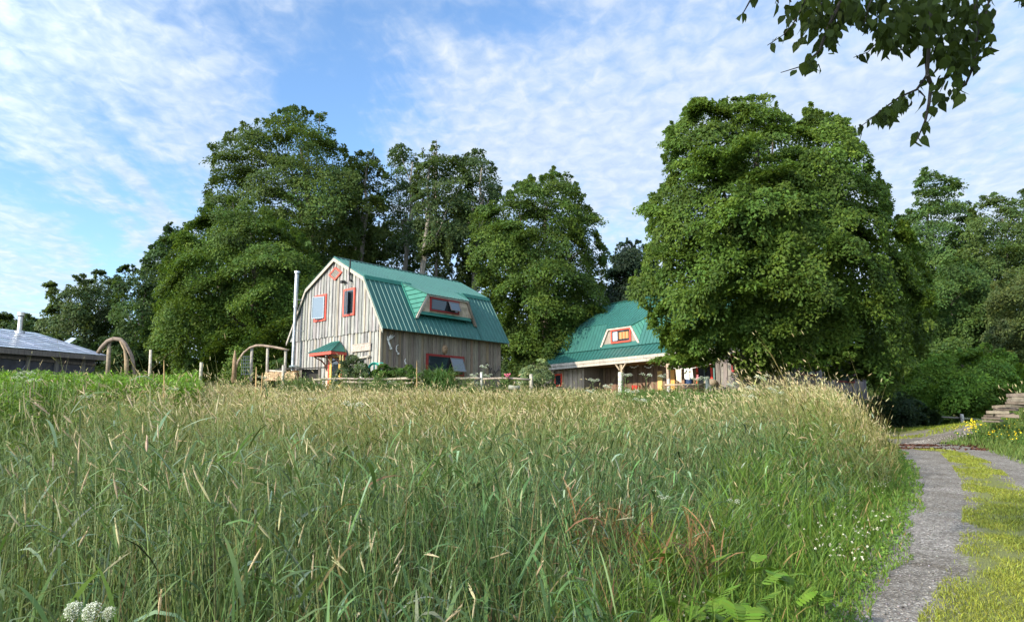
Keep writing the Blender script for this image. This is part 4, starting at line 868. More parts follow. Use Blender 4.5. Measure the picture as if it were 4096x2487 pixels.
def bush(name, label, poly, D, c, nsp, size, rs_, flatn=.4, nl=36, group=None, cat='bush', base=None, **kw):
    bx, by, _ = at(sum(p[0] for p in poly) / len(poly), max(p[1] for p in poly), D)
    return tree(name, label, cat, poly, D, (bx, by), None, nsp=nsp, nl=nl, size=size, rs_=rs_, col=c, tr=.03, nb=12, bump=.35, limbs=14, group=group, flatn=flatn, rmin=.1, depth=.9, pad=1.7, barkc=(.13, .11, .08), **kw)
bush('juniper_bush', 'dark drooping juniper mound where the road bends', [(3440, 1700), (3470, 1610), (3540, 1560), (3620, 1565), (3690, 1610), (3750, 1660), (3765, 1700)], 33.5, (.030, .055, .022), 420, .13, .35, .6)
bush('shrub', 'bright weedy shrub bank behind the rail fence at the end of the road', [(3720, 1690), (3740, 1625), (3860, 1600), (3960, 1625), (4040, 1640), (4040, 1695)], 36.5, (.085, .150, .022), 260, .13, .35, .5)
bush('shrub', 'dark green grey bush with small leaves in front of the barn door', [(1330, 1535), (1345, 1470), (1370, 1430), (1420, 1412), (1450, 1440), (1480, 1470), (1495, 1535)], 30.4, (.050, .078, .030), 260, .07, .18, .3, nl=40)
bush('shrub', 'leafy green bush below the near end of the barn side wall', [(1470, 1535), (1490, 1480), (1530, 1455), (1600, 1470), (1650, 1460), (1670, 1500), (1680, 1540)], 29.8, (.062, .118, .022), 300, .09, .2, .4, nl=36)
bush('shrub', 'low green perennials between the leafy bush and the fountain grass', [(1620, 1550), (1650, 1490), (1700, 1480), (1760, 1500), (1830, 1520), (1850, 1560)], 29.6, (.050, .095, .022), 160, .08, .18, .4, nl=30)
bush('willow_shrub', 'silvery light green shrub at the left foot of the farmhouse', [(2060, 1550), (2075, 1490), (2110, 1450), (2140, 1470), (2160, 1430), (2185, 1430), (2200, 1470), (2215, 1500), (2225, 1550)], 31.5, (.15, .20, .085), 250, .085, .2, .3, nl=28)
bush('shrub', 'green shrub under the arched gateway left of the barn', [(1075, 1500), (1085, 1440), (1120, 1420), (1150, 1440), (1160, 1500)], 35, (.055, .10, .022), 70, .11, .22, .4)

# the tree whose branch hangs into the picture; its trunk and crown stand behind the camera
def leaf8(P, d, ln, s, base, asp=.42):
    """pointed oval leaves folded on the midrib, six faces"""
    sd = unit(np.cross(ln, d)); L_ = s[:, None]; asp = (asp * (.75 + .45 * rng.random(len(P))))[:, None]; curl = (.25 * rng.normal(size=len(P)))[:, None]
    def q(t, w_, up=0): return P + d * L_ * t + sd * L_ * w_ + ln * L_ * (up + curl * t * t)
    V = np.stack([q(0, 0), q(.28, asp * .85, .07), q(.62, asp * .8, .05), q(1.08, 0, -.10), q(.62, -asp * .8, .05), q(.28, -asp * .85, .07), q(.28, 0), q(.62, 0, -.02)], 1)
    n = len(P); i = np.arange(n)[:, None] * 8
    F = np.concatenate([i + NP([[0, 1, 6, 6]]), i + NP([[6, 1, 2, 7]]), i + NP([[7, 2, 3, 3]]), i + NP([[0, 6, 5, 5]]), i + NP([[6, 7, 4, 5]]), i + NP([[7, 3, 4, 4]])], 0)
    F3 = F[:, :3]; F3b = F[:, [0, 2, 3]]; ok = F[:, 2] != F[:, 3]
    FF = np.concatenate([F3, F3b[ok]], 0); ids = np.tile(np.arange(n), 6); ids = np.concatenate([ids, ids[ok]])
    col = np.clip(NP(base)[None] * (1 + .22 * rng.normal(size=(n, 1))) * np.array([[1, 1, 1]]), .004, .6)
    return V.reshape(-1, 3), FF, col[ids]
ov = thing('overhanging_tree', 'dark leafy branch with drooping pointed leaves hanging in from the top right corner', 'tree')
C5 = lambda x, y, D=4.9: at(2900 + .4854 * x, .4854 * y, D)
twigs = [[(700, -120), (640, 60), (560, 200), (480, 290), (350, 375)], [(250, -80), (200, 20), (150, 110), (90, 160)], [(430, -60), (440, 30)], [(520, -40), (545, 20)],
         [(1000, -80), (900, 120), (820, 300), (780, 420), (700, 490), (640, 545), (460, 600)], [(1700, -100), (1660, 200), (1650, 420), (1665, 620), (1580, 740), (1440, 800), (1300, 900), (1180, 1000), (1090, 1060)],
         [(1665, 620), (1700, 700), (1680, 860), (1650, 1000), (1610, 1090), (1570, 1180)], [(1900, -80), (1900, 250), (1850, 500), (1810, 680), (1770, 760)], [(2060, -60), (2080, 250), (2050, 540), (1990, 680), (1900, 740), (1830, 770)],
         [(1500, -100), (1420, 150), (1300, 300), (1180, 430), (1060, 475)], [(2200, -100), (2150, 120), (2170, 300), (2200, 420)], [(2480, -60), (2440, 40)], [(1250, -100), (1180, 60), (1150, 200)], [(800, -100), (780, 120), (680, 240), (620, 330)], [(1600, 750), (1650, 800)]]
tw = MB(); LP, LD, LNn = [], [], []
def twleaf(p, t, n=1):
    for _ in range(n):
        d = NP([random.gauss(0, .55), random.gauss(0, .55), -1.0]) + t * random.uniform(-.2, .8); LD.append(d / np.linalg.norm(d))
        LP.append(p + NP([random.gauss(0, .012), random.gauss(0, .03), random.gauss(0, .01)])); v_ = NP([random.gauss(0, .9), -.8 + random.gauss(0, .6), random.gauss(.2, .6)]); LNn.append(v_ / np.linalg.norm(v_))
for ti, tp in enumerate(twigs):
    D_ = 4.9 + random.uniform(-.3, .3); pts = [C5(x, y, D_ + random.uniform(-.05, .05)) for x, y in tp]
    rad0 = .016 if len(tp) > 5 else .008; tw.tube(pts, [max(.0025, rad0 * (1 - i / len(pts))) for i in range(len(pts))], 6, (.05, .042, .035))
    for i in range(len(pts) - 1):
        seg = pts[i + 1] - pts[i]; Ls = np.linalg.norm(seg); k = max(1, int(Ls / (.046 if len(tp) > 3 else .035)))
        if ti == 4 and i == len(pts) - 2: k = 0
        if ti == 5 and i in (2, 3): k = 2
        if ti == 6 and 0 < i < 4: k = 2
        for j in range(k):
            p = pts[i] + seg * (j + random.random()) / k; twleaf(p, seg / Ls, random.choice((1, 1, 2)))
def fillreg(poly, n, D0):
    pl = [(2900 + .4854 * x, .4854 * y) for x, y in poly]; P = NP([[random.uniform(min(p[0] for p in pl), max(p[0] for p in pl)), random.uniform(min(p[1] for p in pl), max(p[1] for p in pl))] for _ in range(n * 5)]); P = P[inpoly(P, pl)][:n]
    for px, py in P:
        D_ = D0 + random.uniform(-.35, .45); p = at(px, py, D_); twleaf(p, NP([0, 0, -1.]), 1)
fillreg([(1280, -60), (1200, 150), (1220, 250), (1280, 420), (1500, 400), (1600, 330), (1700, 420), (1800, 520), (1900, 480), (2000, 420), (2080, 300), (2090, 120), (2110, -60)], 560, 4.9)
fillreg([(620, -60), (600, 60), (690, 180), (760, 260), (900, 330), (960, 220), (1000, 150), (1060, 100), (1150, -60)], 210, 4.9)
fillreg([(720, 200), (800, 420), (900, 430), (930, 330), (860, 200)], 30, 4.9)
fillreg([(480, 60), (540, 190), (620, 240), (700, 200), (640, -20)], 26, 4.9)
fillreg([(640, 480), (700, 560), (790, 500), (780, 440), (700, 450)], 14, 4.9)
fillreg([(2060, 60), (2080, 420), (2200, 430), (2180, 300), (2150, 60)], 34, 4.9)
fillreg([(1880, 620), (1980, 640), (1940, 820), (1860, 820)], 12, 4.9)
fillreg([(1840, 480), (1880, 600), (1960, 560), (2060, 480), (2040, 400)], 60, 4.9)
fillreg([(1500, 780), (1280, 890), (1220, 1000), (1330, 1010), (1420, 900), (1560, 840)], 60, 4.9)
fillreg([(1690, 740), (1700, 880), (1790, 900), (1820, 780), (1770, 700)], 10, 4.9)
fillreg([(1000, -60), (1040, 60), (1090, 220), (1180, 180), (1260, -60)], 40, 4.9)
LP, LD, LNn = NP(LP), NP(LD), NP(LNn)
V, F, cc = leaf8(LP, LD, LNn, .050 + .046 * rng.random(len(LP)), (.038, .058, .011), .38)
np_mesh('leaves', V, F, cc, [M_LEAFD], ov)
tw.build('twigs', M_BARK, ov)
mb = MB(); tb = NP([5.2, -3.4, gz(5.2, -3.4) - .2])
mb.tube([tb, tb + NP([-.1, .1, 1.6]), tb + NP([-.3, .5, 3.4]), tb + NP([-.9, 1.2, 5.2]), tb + NP([-1.8, 1.8, 7.0]), tb + NP([-2.6, 2.2, 9.0])], [.34, .27, .24, .2, .14, .05], 12, (.11, .09, .07), wob=.06)
lim = [tb + NP([-.3, .5, 3.4]), NP([4.6, -.8, 4.9]), NP([4.1, 1.6, 5.7]), NP([3.6, 3.4, 5.9]), NP([3.1, 4.4, 5.75])]
mb.tube(lim, [.13, .10, .07, .05, .03], 9, (.10, .085, .07), wob=.06)
for tp in twigs:
    if len(tp) < 4: continue
    e = C5(tp[0][0], tp[0][1], 4.9); mb.tube([lim[3] * .6 + lim[4] * .4, (lim[4] + e) / 2 + NP([0, .1, .2]), e], [.025, .02, .012], 6, (.07, .06, .05))
for k in range(14):
    a = 6.28 * k / 14; e = NP([-1.2 + 3 * math.cos(a), .2 + 2.4 * math.sin(a), 7.3 + random.uniform(-.6, 1)]); mb.tube([tb + NP([-.9, 1.2, 5.2]), (tb + NP([-.9, 1.2, 5.6]) + e) / 2 + NP([0, 0, .5]), e], [.08, .05, .015], 7, (.1, .085, .07))
mb.build('trunk', M_BARK, ov)
n = 620; C = NP([-1.6, .1, 7.3]) + unit(rng.normal(size=(n, 3))) * NP([3.9, 2.9, 1.3]) * (rng.random((n, 1)) ** .4)  # unseen crown, placed where it shades the hanging branch
V, F, cc = leaf_cloud(C, unit(UP[None] + rng.normal(size=(n, 3)) * .3), np.full(n, .5), 34, .12, (.045, .075, .022)); np_mesh('crown', V, F, cc, [M_LEAFD], ov)
# ------------------------------------------------------------------ grass
class Acc:
    def __init__(s): s.V = []; s.F = []; s.C = []; s.M = []; s.n = 0
    def add(s, V, F, C, m):
        s.V.append(V); s.F.append(F + s.n); s.C.append(C); s.M.append(np.full(len(F), m)); s.n += len(V)
    def build(s, name, mats, label=None, cat=None, kind='stuff', parent=None):
        o = np_mesh(name, np.concatenate(s.V), np.concatenate(s.F), np.concatenate(s.C), mats, parent, np.concatenate(s.M)); return tag(o, label, cat, None, kind)
def ribbon(acc, pts, wid, wdir, col, m=0):
    """pts (n,k,3), wid (n,k), wdir (n,3)"""
    n, k, _ = pts.shape; w_ = wdir[:, None, :] * wid[..., None] * .5
    V = np.stack([pts - w_, pts + w_], 2).reshape(-1, 3)
    i = (np.arange(n)[:, None] * k * 2 + np.arange(k - 1)[None] * 2).ravel(); F = np.stack([i, i + 1, i + 3, i + 2], 1)
    acc.add(V, F, np.repeat(col, k - 1, 0), m)
def blades(acc, x, y, h, lean, w_, col, seg=4, m=0, bendp=2.0, ldir=None, zoff=0.0):
    n = len(x); z = G(x, y) + zoff; th = rng.random(n) * 6.2832 if ldir is None else ldir
    t = np.linspace(0, 1, seg + 1)[None]; d = np.stack([np.cos(th), np.sin(th), np.zeros(n)], 1)
    up = h[:, None] * t * (1 - .28 * (lean / np.maximum(h, .01))[:, None] * t ** 2)
    pts = np.stack([x, y, z], 1)[:, None] + d[:, None] * (lean[:, None] * t ** bendp)[..., None]; pts[..., 2] += up
    ph = rng.random(n) * 3.1416; wd = np.stack([np.cos(ph), np.sin(ph) * .8, np.zeros(n)], 1)
    wid = w_[:, None] * (1 - t ** 3 * .96) * (.55 + .45 * np.minimum(1, t * 4)); ribbon(acc, pts, wid, wd, col, m); return pts, th
def noise2(x, y, f, s=0):
    r = np.random.default_rng(100 + s); v = 0
    for i in range(6):
        a = r.random() * 6.28; k = f * (.6 + 1.1 * r.random()); v = v + np.sin(k * (x * math.cos(a) + y * math.sin(a)) + r.random() * 6.28 + 1.2 * np.sin(k * .6 * (y * math.cos(a) - x * math.sin(a)) + r.random() * 6))
    return v / 6 * 1.6
def plants(acc, x, y, h, lean, stemc, leafc, headc, seg, nleaf, leafL, leafW, stemW, headL, headW, phead, ldir, hsides=2):
    """seeding grasses: a stem, a few arching leaves, a spike of seeds"""
    n = len(x)
    pts, th = blades(acc, x, y, h, lean, stemW, stemc, seg, 0, 1.8, ldir)
    for q in range(nleaf):
        tt = .18 + .62 * (q + rng.random(n)) / nleaf; f = tt * seg; j = np.minimum(f.astype(int), seg - 1); r_ = (f - j)[:, None]; ar = np.arange(n)
        p0 = pts[ar, j] * (1 - r_) + pts[ar, j + 1] * r_; a = rng.random(n) * 6.2832; d = np.stack([np.cos(a), np.sin(a), np.zeros(n)], 1)
        Lf = leafL * (.6 + .8 * rng.random(n)); ks_ = 4 if seg > 3 else 3; t = np.linspace(0, 1, ks_ + 1)[None]; up = .55 + .75 * rng.random(n); dr_ = .25 + .85 * rng.random(n)
        pp = p0[:, None] + d[:, None] * (Lf[:, None] * t * .8)[..., None]; pp[..., 2] += Lf[:, None] * (up[:, None] * t - dr_[:, None] * t ** 2)
        wd = np.stack([-np.sin(a), np.cos(a), .35 * rng.normal(size=n)], 1); wid = leafW * (.7 + .6 * rng.random((n, 1))) * (1 - t ** 2.2 * .97) * (.5 + .5 * np.minimum(1, t * 3))
        ribbon(acc, pp, wid, unit(wd), np.clip(leafc * (1 + .24 * rng.normal(size=(n, 1))), .008, .7), 0)
    hs_ = np.where(rng.random(n) < phead)[0]
    if len(hs_) == 0: return
    p0 = pts[hs_, -1]; d = unit(pts[hs_, -1] - pts[hs_, -2] + rng.normal(size=(len(hs_), 3)) * .06); HL_ = headL * (.6 + .8 * rng.random(len(hs_)))
    t = np.linspace(0, 1, 5)[None]; drp = rng.random(len(hs_)) * .18
    pp = p0[:, None] + d[:, None] * (HL_[:, None] * t)[..., None]; pp[..., 2] -= (HL_ * drp)[:, None] * t ** 2
    w_ = headW * (.7 + .7 * rng.random(len(hs_)))[:, None] * NP([[.25, .9, 1.0, .7, .12]])
    a1 = unit(np.cross(d, UP[None] + rng.normal(size=d.shape) * .4)); a2 = np.cross(d, a1); hc_ = headc[hs_]
    if hsides == 2: ribbon(acc, pp, w_, a1, hc_, 1); ribbon(acc, pp, w_, a2, hc_ * .92, 1)
    else:
        for q in range(5):                # near heads: overlapping spikelets around the axis
            an = 6.2832 * q / 5; rr = a1 * math.cos(an) + a2 * math.sin(an); tn = -a1 * math.sin(an) + a2 * math.cos(an)
            ribbon(acc, pp + rr[:, None] * (w_ * .42)[..., None], w_ * .62, tn, hc_ * (1 + .12 * rng.normal(size=(len(hs_), 1))), 1)
        ns = 10
        for q in range(ns):
            tq = (q + .5) / ns; base = p0 + d * (HL_ * tq)[:, None]; a = rng.random(len(hs_)) * 6.2832; rr = a1 * np.cos(a)[:, None] + a2 * np.sin(a)[:, None]; env = math.sin(math.pi * min(1, tq * .9 + .1)) * .8 + .2
            tip = base + rr * (headW * .95 * env) + d * (.012); P3 = np.stack([base, (base + tip) / 2 + d * .003, tip], 1)
            ribbon(acc, P3, np.repeat(NP([[.004, .006, .001]]), len(hs_), 0), unit(np.cross(rr, d)), hc_ * (1 + .15 * rng.normal(size=(len(hs_), 1))), 1)
def scatter(y0, y1, dens, k=.86, xmax=60):
    """points with even density inside the view wedge widened a little"""
    A_ = k * (y1 * y1 - y0 * y0); n = int(A_ * dens); y = np.sqrt(y0 * y0 + (y1 * y1 - y0 * y0) * rng.random(n)); x = (rng.random(n) * 2 - 1) * k * y; return x, y
def cvar(base, n, a=.18, x=None, y=None, zone=None):
    c = NP(base)[None] * (1 + a * rng.normal(size=(n, 1))) * (1 + .06 * rng.normal(size=(n, 3))); return np.clip(c, .005, .8)
def mixc(a, b_, t): t = np.clip(t, 0, 1)[:, None]; return a * (1 - t) + b_ * t
# outlines on the ground of the built things, kept free of grass
def clear(x, y):
    P = np.stack([x, y], 1); ok = np.ones(len(x), bool)
    d = P - BO[:2]; s, t = d @ g[:2], d @ l[:2]; ok &= ~((abs(s) < WS + .15) & (t > -.15) & (t < LN))
    d = P - HC[:2]; s, t = d @ hg[:2], d @ hl[:2]; ok &= ~((s > .1) & (s < SB) & (t > hc - .2) & (t < bl))
    d = P - SHO[:2]; s, t = d @ shu[:2], d @ shv[:2]; ok &= ~((abs(s) < SHW) & (abs(t) < SHD))
    return ok
BLUEG = NP((.082, .150, .052)); YELG = NP((.165, .180, .045)); TAN = NP((.50, .43, .25)); TAND = NP((.36, .31, .19)); STEM = NP((.115, .165, .055)); OLD = NP((.22, .17, .08))
def field(acc, y0, y1, dens, seg, nleaf, hscale, hs, bl_dens, W, near=False):
    x, y = scatter(y0, y1, dens); e = xL(y) - x; keep = (e > 1.1 + .3 * noise2(x, y, 1.6, 5) - .75 * sstep((y - 8) / 4)) & clear(x, y); x, y, e = x[keep], y[keep], e[keep]; n = len(x)
    nz = noise2(x, y, .45, 1); n2_ = noise2(x, y, 1.5, 2); far = sstep((y - 7) / 9)
    edge = sstep((e - 1.2 + 1.0 * sstep((y - 8) / 4)) / (2.0 - 1.2 * sstep((y - 8) / 4)))
    n4_ = noise2(x, y, 3.4, 31); h = (1.02 + .24 * nz + .20 * n2_ + .12 * n4_ + .17 * rng.normal(size=n)) * (1 - .42 * sstep((y - 20) / 8)) * (.55 + .45 * edge) * hscale; u_ = x / np.maximum(y, 1); mid_ = sstep((u_ + .36) / .08) * sstep((.24 - u_) / .08)
    h = h * (1 - (.12 + .22 * mid_) * sstep((y - 9) / 6)) * (1 - (.20 + .30 * sstep((u_ - .11) / .04) * sstep((.30 - u_) / .04)) * sstep((y - 20) / 4) + .14 * n4_) * (1 + (.16 + .14 * n4_) * sstep((u_ - .26) / .08) * sstep((y - 8) / 4) * sstep((21 - y) / 3)); h = np.clip(h, .22, 1.75)
    tall = rng.random(n) < .06; h = np.where(tall & (y > 3.2), h * np.where(y > 12, 1.5, 1.28), h)
    lean = h * (.12 + .24 * rng.random(n) + .40 * np.clip(n4_, 0, 1)); base_dir = 2.4 + 2.2 * noise2(x, y, .8, 3) + .7 * rng.normal(size=n)
    gc = mixc(cvar(BLUEG, n, .32), cvar(YELG, n, .25), far * .85 + .6 * nz * (.35 + far)); dead = rng.random(n) < .05 + .10 * far; gc[dead] = cvar(OLD, int(dead.sum())); pale = rng.random(n) < .10 * (1 - far); gc[pale] = cvar((.20, .27, .17), int(pale.sum()))
    sc_ = mixc(cvar(STEM, n, .3), cvar((.33, .28, .115), n, .25), far * .7 + .45 * nz * (.15 + far) + .3 * n2_ * (.3 + far) + .25 * (rng.random(n) < .25))
    hc_ = mixc(cvar(TAND, n, .2), cvar(TAN, n, .2), far * .9 + .3 * rng.random(n) + .2 * nz)
    brn = np.exp(-(((x - 1.25) / .55) ** 2 + ((y - 5.6) / .7) ** 2)) * 1.1; br_ = rng.random(n) < brn; gc[br_] = cvar((.20, .115, .05), int(br_.sum())); sc_[br_] = cvar((.26, .15, .07), int(br_.sum()))
    lean = lean * (1 - .5 * (1 - sstep((y - 4) / 4)))
    ph = np.clip(.16 + .42 * far + .40 * nz * far + .12 * n2_, .05, .92) * (.35 + .65 * edge)
    plants(acc, x, y, h, lean, sc_, gc, hc_, seg, nleaf, W.get('ll', .24), W['leaf'] * (1 + .9 * (rng.random((n, 1)) < .22)), np.full(n, W['stem']), W['hl'], W['hw'], ph, base_dir, hs)
    x, y = scatter(y0, y1, bl_dens); e = xL(y) - x; keep = (e > .9) & clear(x, y); x, y, e = x[keep], y[keep], e[keep]; n = len(x); nz = noise2(x, y, .45, 1); n2_ = noise2(x, y, 1.5, 2); far = sstep((y - 7) / 9); edge = sstep((e - .6) / 2.0)
    h = (.62 + .24 * (1 - sstep((y - 4) / 5)) + .12 * nz + .16 * rng.normal(size=n)) * (1 - .5 * sstep((y - 19) / 7)) * (.5 + .5 * edge); h = np.clip(h, .12, 1.2)
    gc = mixc(cvar(BLUEG * .9, n, .3), cvar(YELG, n, .2), far * .8 + .3 * nz + .5 * (1 - edge)); dead = rng.random(n) < .12; gc[dead] = cvar(OLD * .8, int(dead.sum()))
    nr_ = 1 - sstep((y - 4) / 5); blades(acc, x, y, h, h * (.15 + .55 * rng.random(n)) * (1 - .55 * nr_), np.full(n, W['blade']) * (1 + 1.0 * (rng.random(n) < .15)), gc, max(3, seg - 1))
# low shed on the left (its plan is needed before the grass)
SHC = at(200, 1430, 31.0)
SHE0, SHE1 = at(-320, 1360, 25.0), at(435, 1424, 31.5)
shu = unit((SHE1 - SHE0) * NP([1, 1, 0])); shv = np.cross(UP, shu); SHLEN = float(np.linalg.norm((SHE1 - SHE0)[:2]))
SHO = (SHE0 + SHE1) / 2 + shv * 3.0; SHW = SHLEN / 2 - .3; SHD = 2.7
near = Acc(); field(near, 2.5, 7, 130, 6, 3, 1.04, 5, 230, dict(ll=.30, leaf=.0135, stem=.0052, hl=.11, hw=.0085, blade=.0085))
near.build('tall_grass', [M_GRASS, M_HEAD], 'tall bluish green seeding grass filling the near left foreground', 'grass')
mid = Acc(); field(mid, 7, 14, 95, 5, 3, 1.0, 2, 120, dict(leaf=.013, stem=.006, hl=.10, hw=.0105, blade=.010))
mid.build('tall_grass', [M_GRASS, M_HEAD], 'tall straw-topped meadow grass in the middle of the field', 'grass')
farg = Acc(); field(farg, 14, 31, 62, 4, 2, 1.0, 2, 80, dict(leaf=.016, stem=.008, hl=.10, hw=.015, blade=.015))
farg.build('tall_grass', [M_GRASS, M_HEAD], 'golden meadow grass running up to the fence and the barn', 'grass')
# shorter grass near the buildings and beyond
ac = Acc(); x, y = scatter(28, 62, 20, .8); k = clear(x, y) & ((x < xL(np.minimum(y, 34)) - .3) | (y > 35)); x, y = x[k], y[k]; n = len(x); h = np.clip(.26 + .1 * rng.normal(size=n), .08, .6)
blades(ac, x, y, h, h * .5 * rng.random(n), np.full(n, .035), mixc(cvar((.07, .12, .025), n), cvar((.16, .18, .05), n), rng.random(n)), 2); ac.build('rough_grass', [M_GRASS], 'rough short grass around the buildings and at the wood edge', 'grass')
# verge of the road: fresh green, lower
vg = Acc(); ny_ = 26000; y = 4.3 + (24 - 4.3) * rng.random(ny_) ** 1.35; e = rng.random(ny_) ** 1.1 * (1.75 + .5 * sstep((y - 6) / 4)) - .12 + .12 * noise2(y, y, 3, 4); x = xL(y) - e; n = len(x)
h = np.clip((.05 + .27 * np.clip(e, 0, 3)) * (1 + .35 * rng.normal(size=n) + .3 * noise2(x, y, 3, 41)), .03, .95); c = mixc(cvar((.085, .170, .026), n), cvar((.13, .20, .03), n), rng.random(n)); dead = rng.random(n) < .05; c[dead] = cvar((.3, .22, .1), int(dead.sum()))
blades(vg, x, y, h, h * (.2 + .5 * rng.random(n)), (.006 + .0006 * y) * (1 + .8 * (rng.random(n) < .2)), c, 4)
n = 9000; y = 4.3 + 16 * rng.random(n) ** 1.4; e = rng.random(n) * 1.5; x = xL(y) - e; C = np.stack([x, y, G(x, y) + .03 + .10 * rng.random(n) * np.clip(e, .2, 1.5)], 1)   # clover leaves
V, F, cc = leaf_cloud(C, unit(UP[None] + rng.normal(size=C.shape) * .4), np.full(n, .025), 3, .028, (.11, .20, .035), aspect=.9); vg.add(V, F, cc, 0)
vg.build('verge_grass', [M_GRASS], 'fresh green grass and clover sloping down to the left edge of the road', 'grass')
# white clover
cl_ = Acc(); n = 950; y = 4.6 + 12 * rng.random(n) ** 1.2; e = .25 + 1.3 * rng.random(n) ** 1.2 + .3 * noise2(y, y, 1.2, 8); x = xL(y) - e; keep = (noise2(x, y, 1.1, 9) > -.35) & (e > .12); x, y, e = x[keep], y[keep], e[keep]; n = len(x)
z = G(x, y) + np.clip(.12 + .18 * np.clip(e, 0, 2) * rng.random(n), .08, .5); C = np.stack([x, y, z], 1)
V, F, cc = leaf_cloud(C, unit(UP[None] + rng.normal(size=C.shape) * .3), np.full(n, .008), 9, .016, (.62, .60, .50), yel=.03, rnd=.08, thick=.5, aspect=.8, droop=.1); cl_.add(V, F, cc, 0)
st_p = np.stack([C - NP([0, 0, 1]) * np.minimum(.12, z - G(x, y))[:, None], C], 1); ribbon(cl_, st_p, np.full((n, 2), .003), np.repeat(NP([[1., 0, 0]]), n, 0), cvar((.08, .14, .03), n), 0)
cl_.build('clover_flowers', [M_PETAL], 'small white clover flowers dotted along the left verge', 'flowers')
# mossy crown between the wheel tracks and at the bend
cr = Acc(); n = 85000; y = 4.5 + 17.5 * rng.random(n) ** 1.5; a_, b_ = sL(y) - .12, sR(y) + .12; x = a_ + (b_ - a_) * rng.random(n); d_ = np.minimum(x - a_, b_ - x); keep = (rng.random(n) < np.clip(.22 + 1.0 * noise2(x, y, 2.2, 11) + .7 * noise2(x, y, 6, 13) + d_ * .8, .03, .95)) & (x < .95 * y); x, y = x[keep], y[keep]; n = len(x)
h = np.clip(.028 + .018 * rng.normal(size=n), .01, .09); blades(cr, x, y, h, h * (.3 + .8 * rng.random(n)), .004 + .0006 * y, mixc(cvar((.27, .29, .038), n, .3), cvar((.17, .20, .04), n, .3), rng.random(n) * .9), 2, zoff=.012)
n = 30000; y = 26.3 + 9 * rng.random(n); x = xL(y) - .5 + 13 * rng.random(n); keep = noise2(x, y, 1.0, 12) + (y - 27.5) * .25 > -.3; x, y = x[keep], y[keep]; n = len(x); h = np.clip(.05 + .03 * rng.normal(size=n), .02, .14)
blades(cr, x, y, h, h * rng.random(n), np.full(n, .03), mixc(cvar((.24, .27, .024), n), cvar((.15, .20, .03), n), rng.random(n)), 2, zoff=.012)
cr.build('short_grass', [M_GRASS], 'short yellow-green grass on the crown of the road and across its far bend', 'grass')
# right bank
rb_ = Acc(); n = 30000; y = 9 + 22 * rng.random(n); xr_ = np.where(y < 24, xR(y), xR(24.) + (y - 24) * 1.2 + .5); e = 4.5 * rng.random(n) ** .8; x = xr_ + e; keep = x < .95 * y; x, y, e = x[keep], y[keep], e[keep]; n = len(x)
h = np.clip((.10 + .22 * e) * (1 + .3 * rng.normal(size=n)), .05, 1.0); blades(rb_, x, y, h, h * (.2 + .5 * rng.random(n)), .008 + .0006 * y, mixc(cvar((.08, .15, .03), n), cvar((.15, .19, .05), n), rng.random(n)), 3)
k = rng.random(n) < .05; k &= e > 1.8; m_ = int(k.sum()); plants(rb_, x[k], y[k], h[k] + .5, np.full(m_, .25), cvar((.2, .2, .08), m_), cvar((.1, .16, .04), m_), cvar(TAN, m_), 4, 2, .2, .012, np.full(m_, .007), .14, .02, np.full(m_, .8), rng.random(m_) * 6.28)
n = 2600; y = 12 + 18 * rng.random(n); xr_ = np.where(y < 24, xR(y), xR(24.) + (y - 24) * 1.2 + .5); e = .8 + 3.5 * rng.random(n); x = xr_ + e; C = np.stack([x, y, G(x, y) + .15 + .25 * rng.random(n) * e * .6], 1)
V, F, cc = leaf_cloud(C, unit(UP[None] + rng.normal(size=C.shape) * .5), np.full(n, .16), 9, .075, (.075, .145, .026)); rb_.add(V, F, cc, 0)
rb_.build('bank_grass', [M_GRASS, M_HEAD], 'weedy green bank with buttercups on the right of the road', 'grass')
yf = Acc(); n = 330; y = 13 + 12 * rng.random(n); xr_ = xR(np.minimum(y, 24)) + np.maximum(0, y - 24); e = .6 + 2.2 * rng.random(n); x = xr_ + e; C = np.stack([x, y, G(x, y) + .30 + .22 * rng.random(n)], 1)
V, F, cc = leaf_cloud(C, unit(UP[None] + rng.normal(size=C.shape) * .5 + NP([[-.3, -.6, 0]])), np.full(n, .012), 5, .030, (.78, .60, .03), yel=.05, rnd=.06, aspect=.9); yf.add(V, F, cc, 0)
yf.build('buttercups', [M_PETAL], 'scattered small yellow buttercups on the right bank', 'flowers')
# goldenrod bed and bright clumps on the left
def leafy_stems(name, label, x, y, h, c, nl_=26, size=.07, cat='plants', kind='stuff', spread=.09):
    ac = Acc(); n = len(x); z = G(x, y); f = rng.random((n, nl_)); f = .15 + .85 * f ** .7
    C = np.stack([x[:, None] + rng.normal(size=(n, nl_)) * spread, y[:, None] + rng.normal(size=(n, nl_)) * spread, z[:, None] + h[:, None] * f], 2).reshape(-1, 3); nn = unit(UP[None] + rng.normal(size=C.shape) * .6)
    V, F, cc = leaf_cloud(C, nn, np.full(len(C), .04), 2, size, c, aspect=.28, yel=.15, dirj=.4); ac.add(V, F, cc, 0)
    ribbon(ac, np.stack([np.stack([x, y, z], 1), np.stack([x, y, z + h], 1)], 1), np.full((n, 2), .012), np.repeat(NP([[1., 0, 0]]), n, 0), cvar((.09, .13, .04), n), 0)
    return ac.build(name, [M_GRASS], label, cat, kind)
n = 2600; px = -150 + 950 * rng.random(n); Yy = 17.5 + 4.5 * rng.random(n); x = (px - 2048) / FPX * Yy * 1.01; k = noise2(x, Yy, .8, 21) > -.9; x, Yy = x[k], Yy[k]; n = len(x)
leafy_stems('goldenrod_bed', 'bright lime green bed of leafy goldenrod stems in front of the low shed', x, Yy, np.clip(1.12 + .10 * rng.normal(size=n) + .1 * noise2(x, Yy, 1.2, 22), .7, 1.5), (.13, .25, .022), 34, .10)
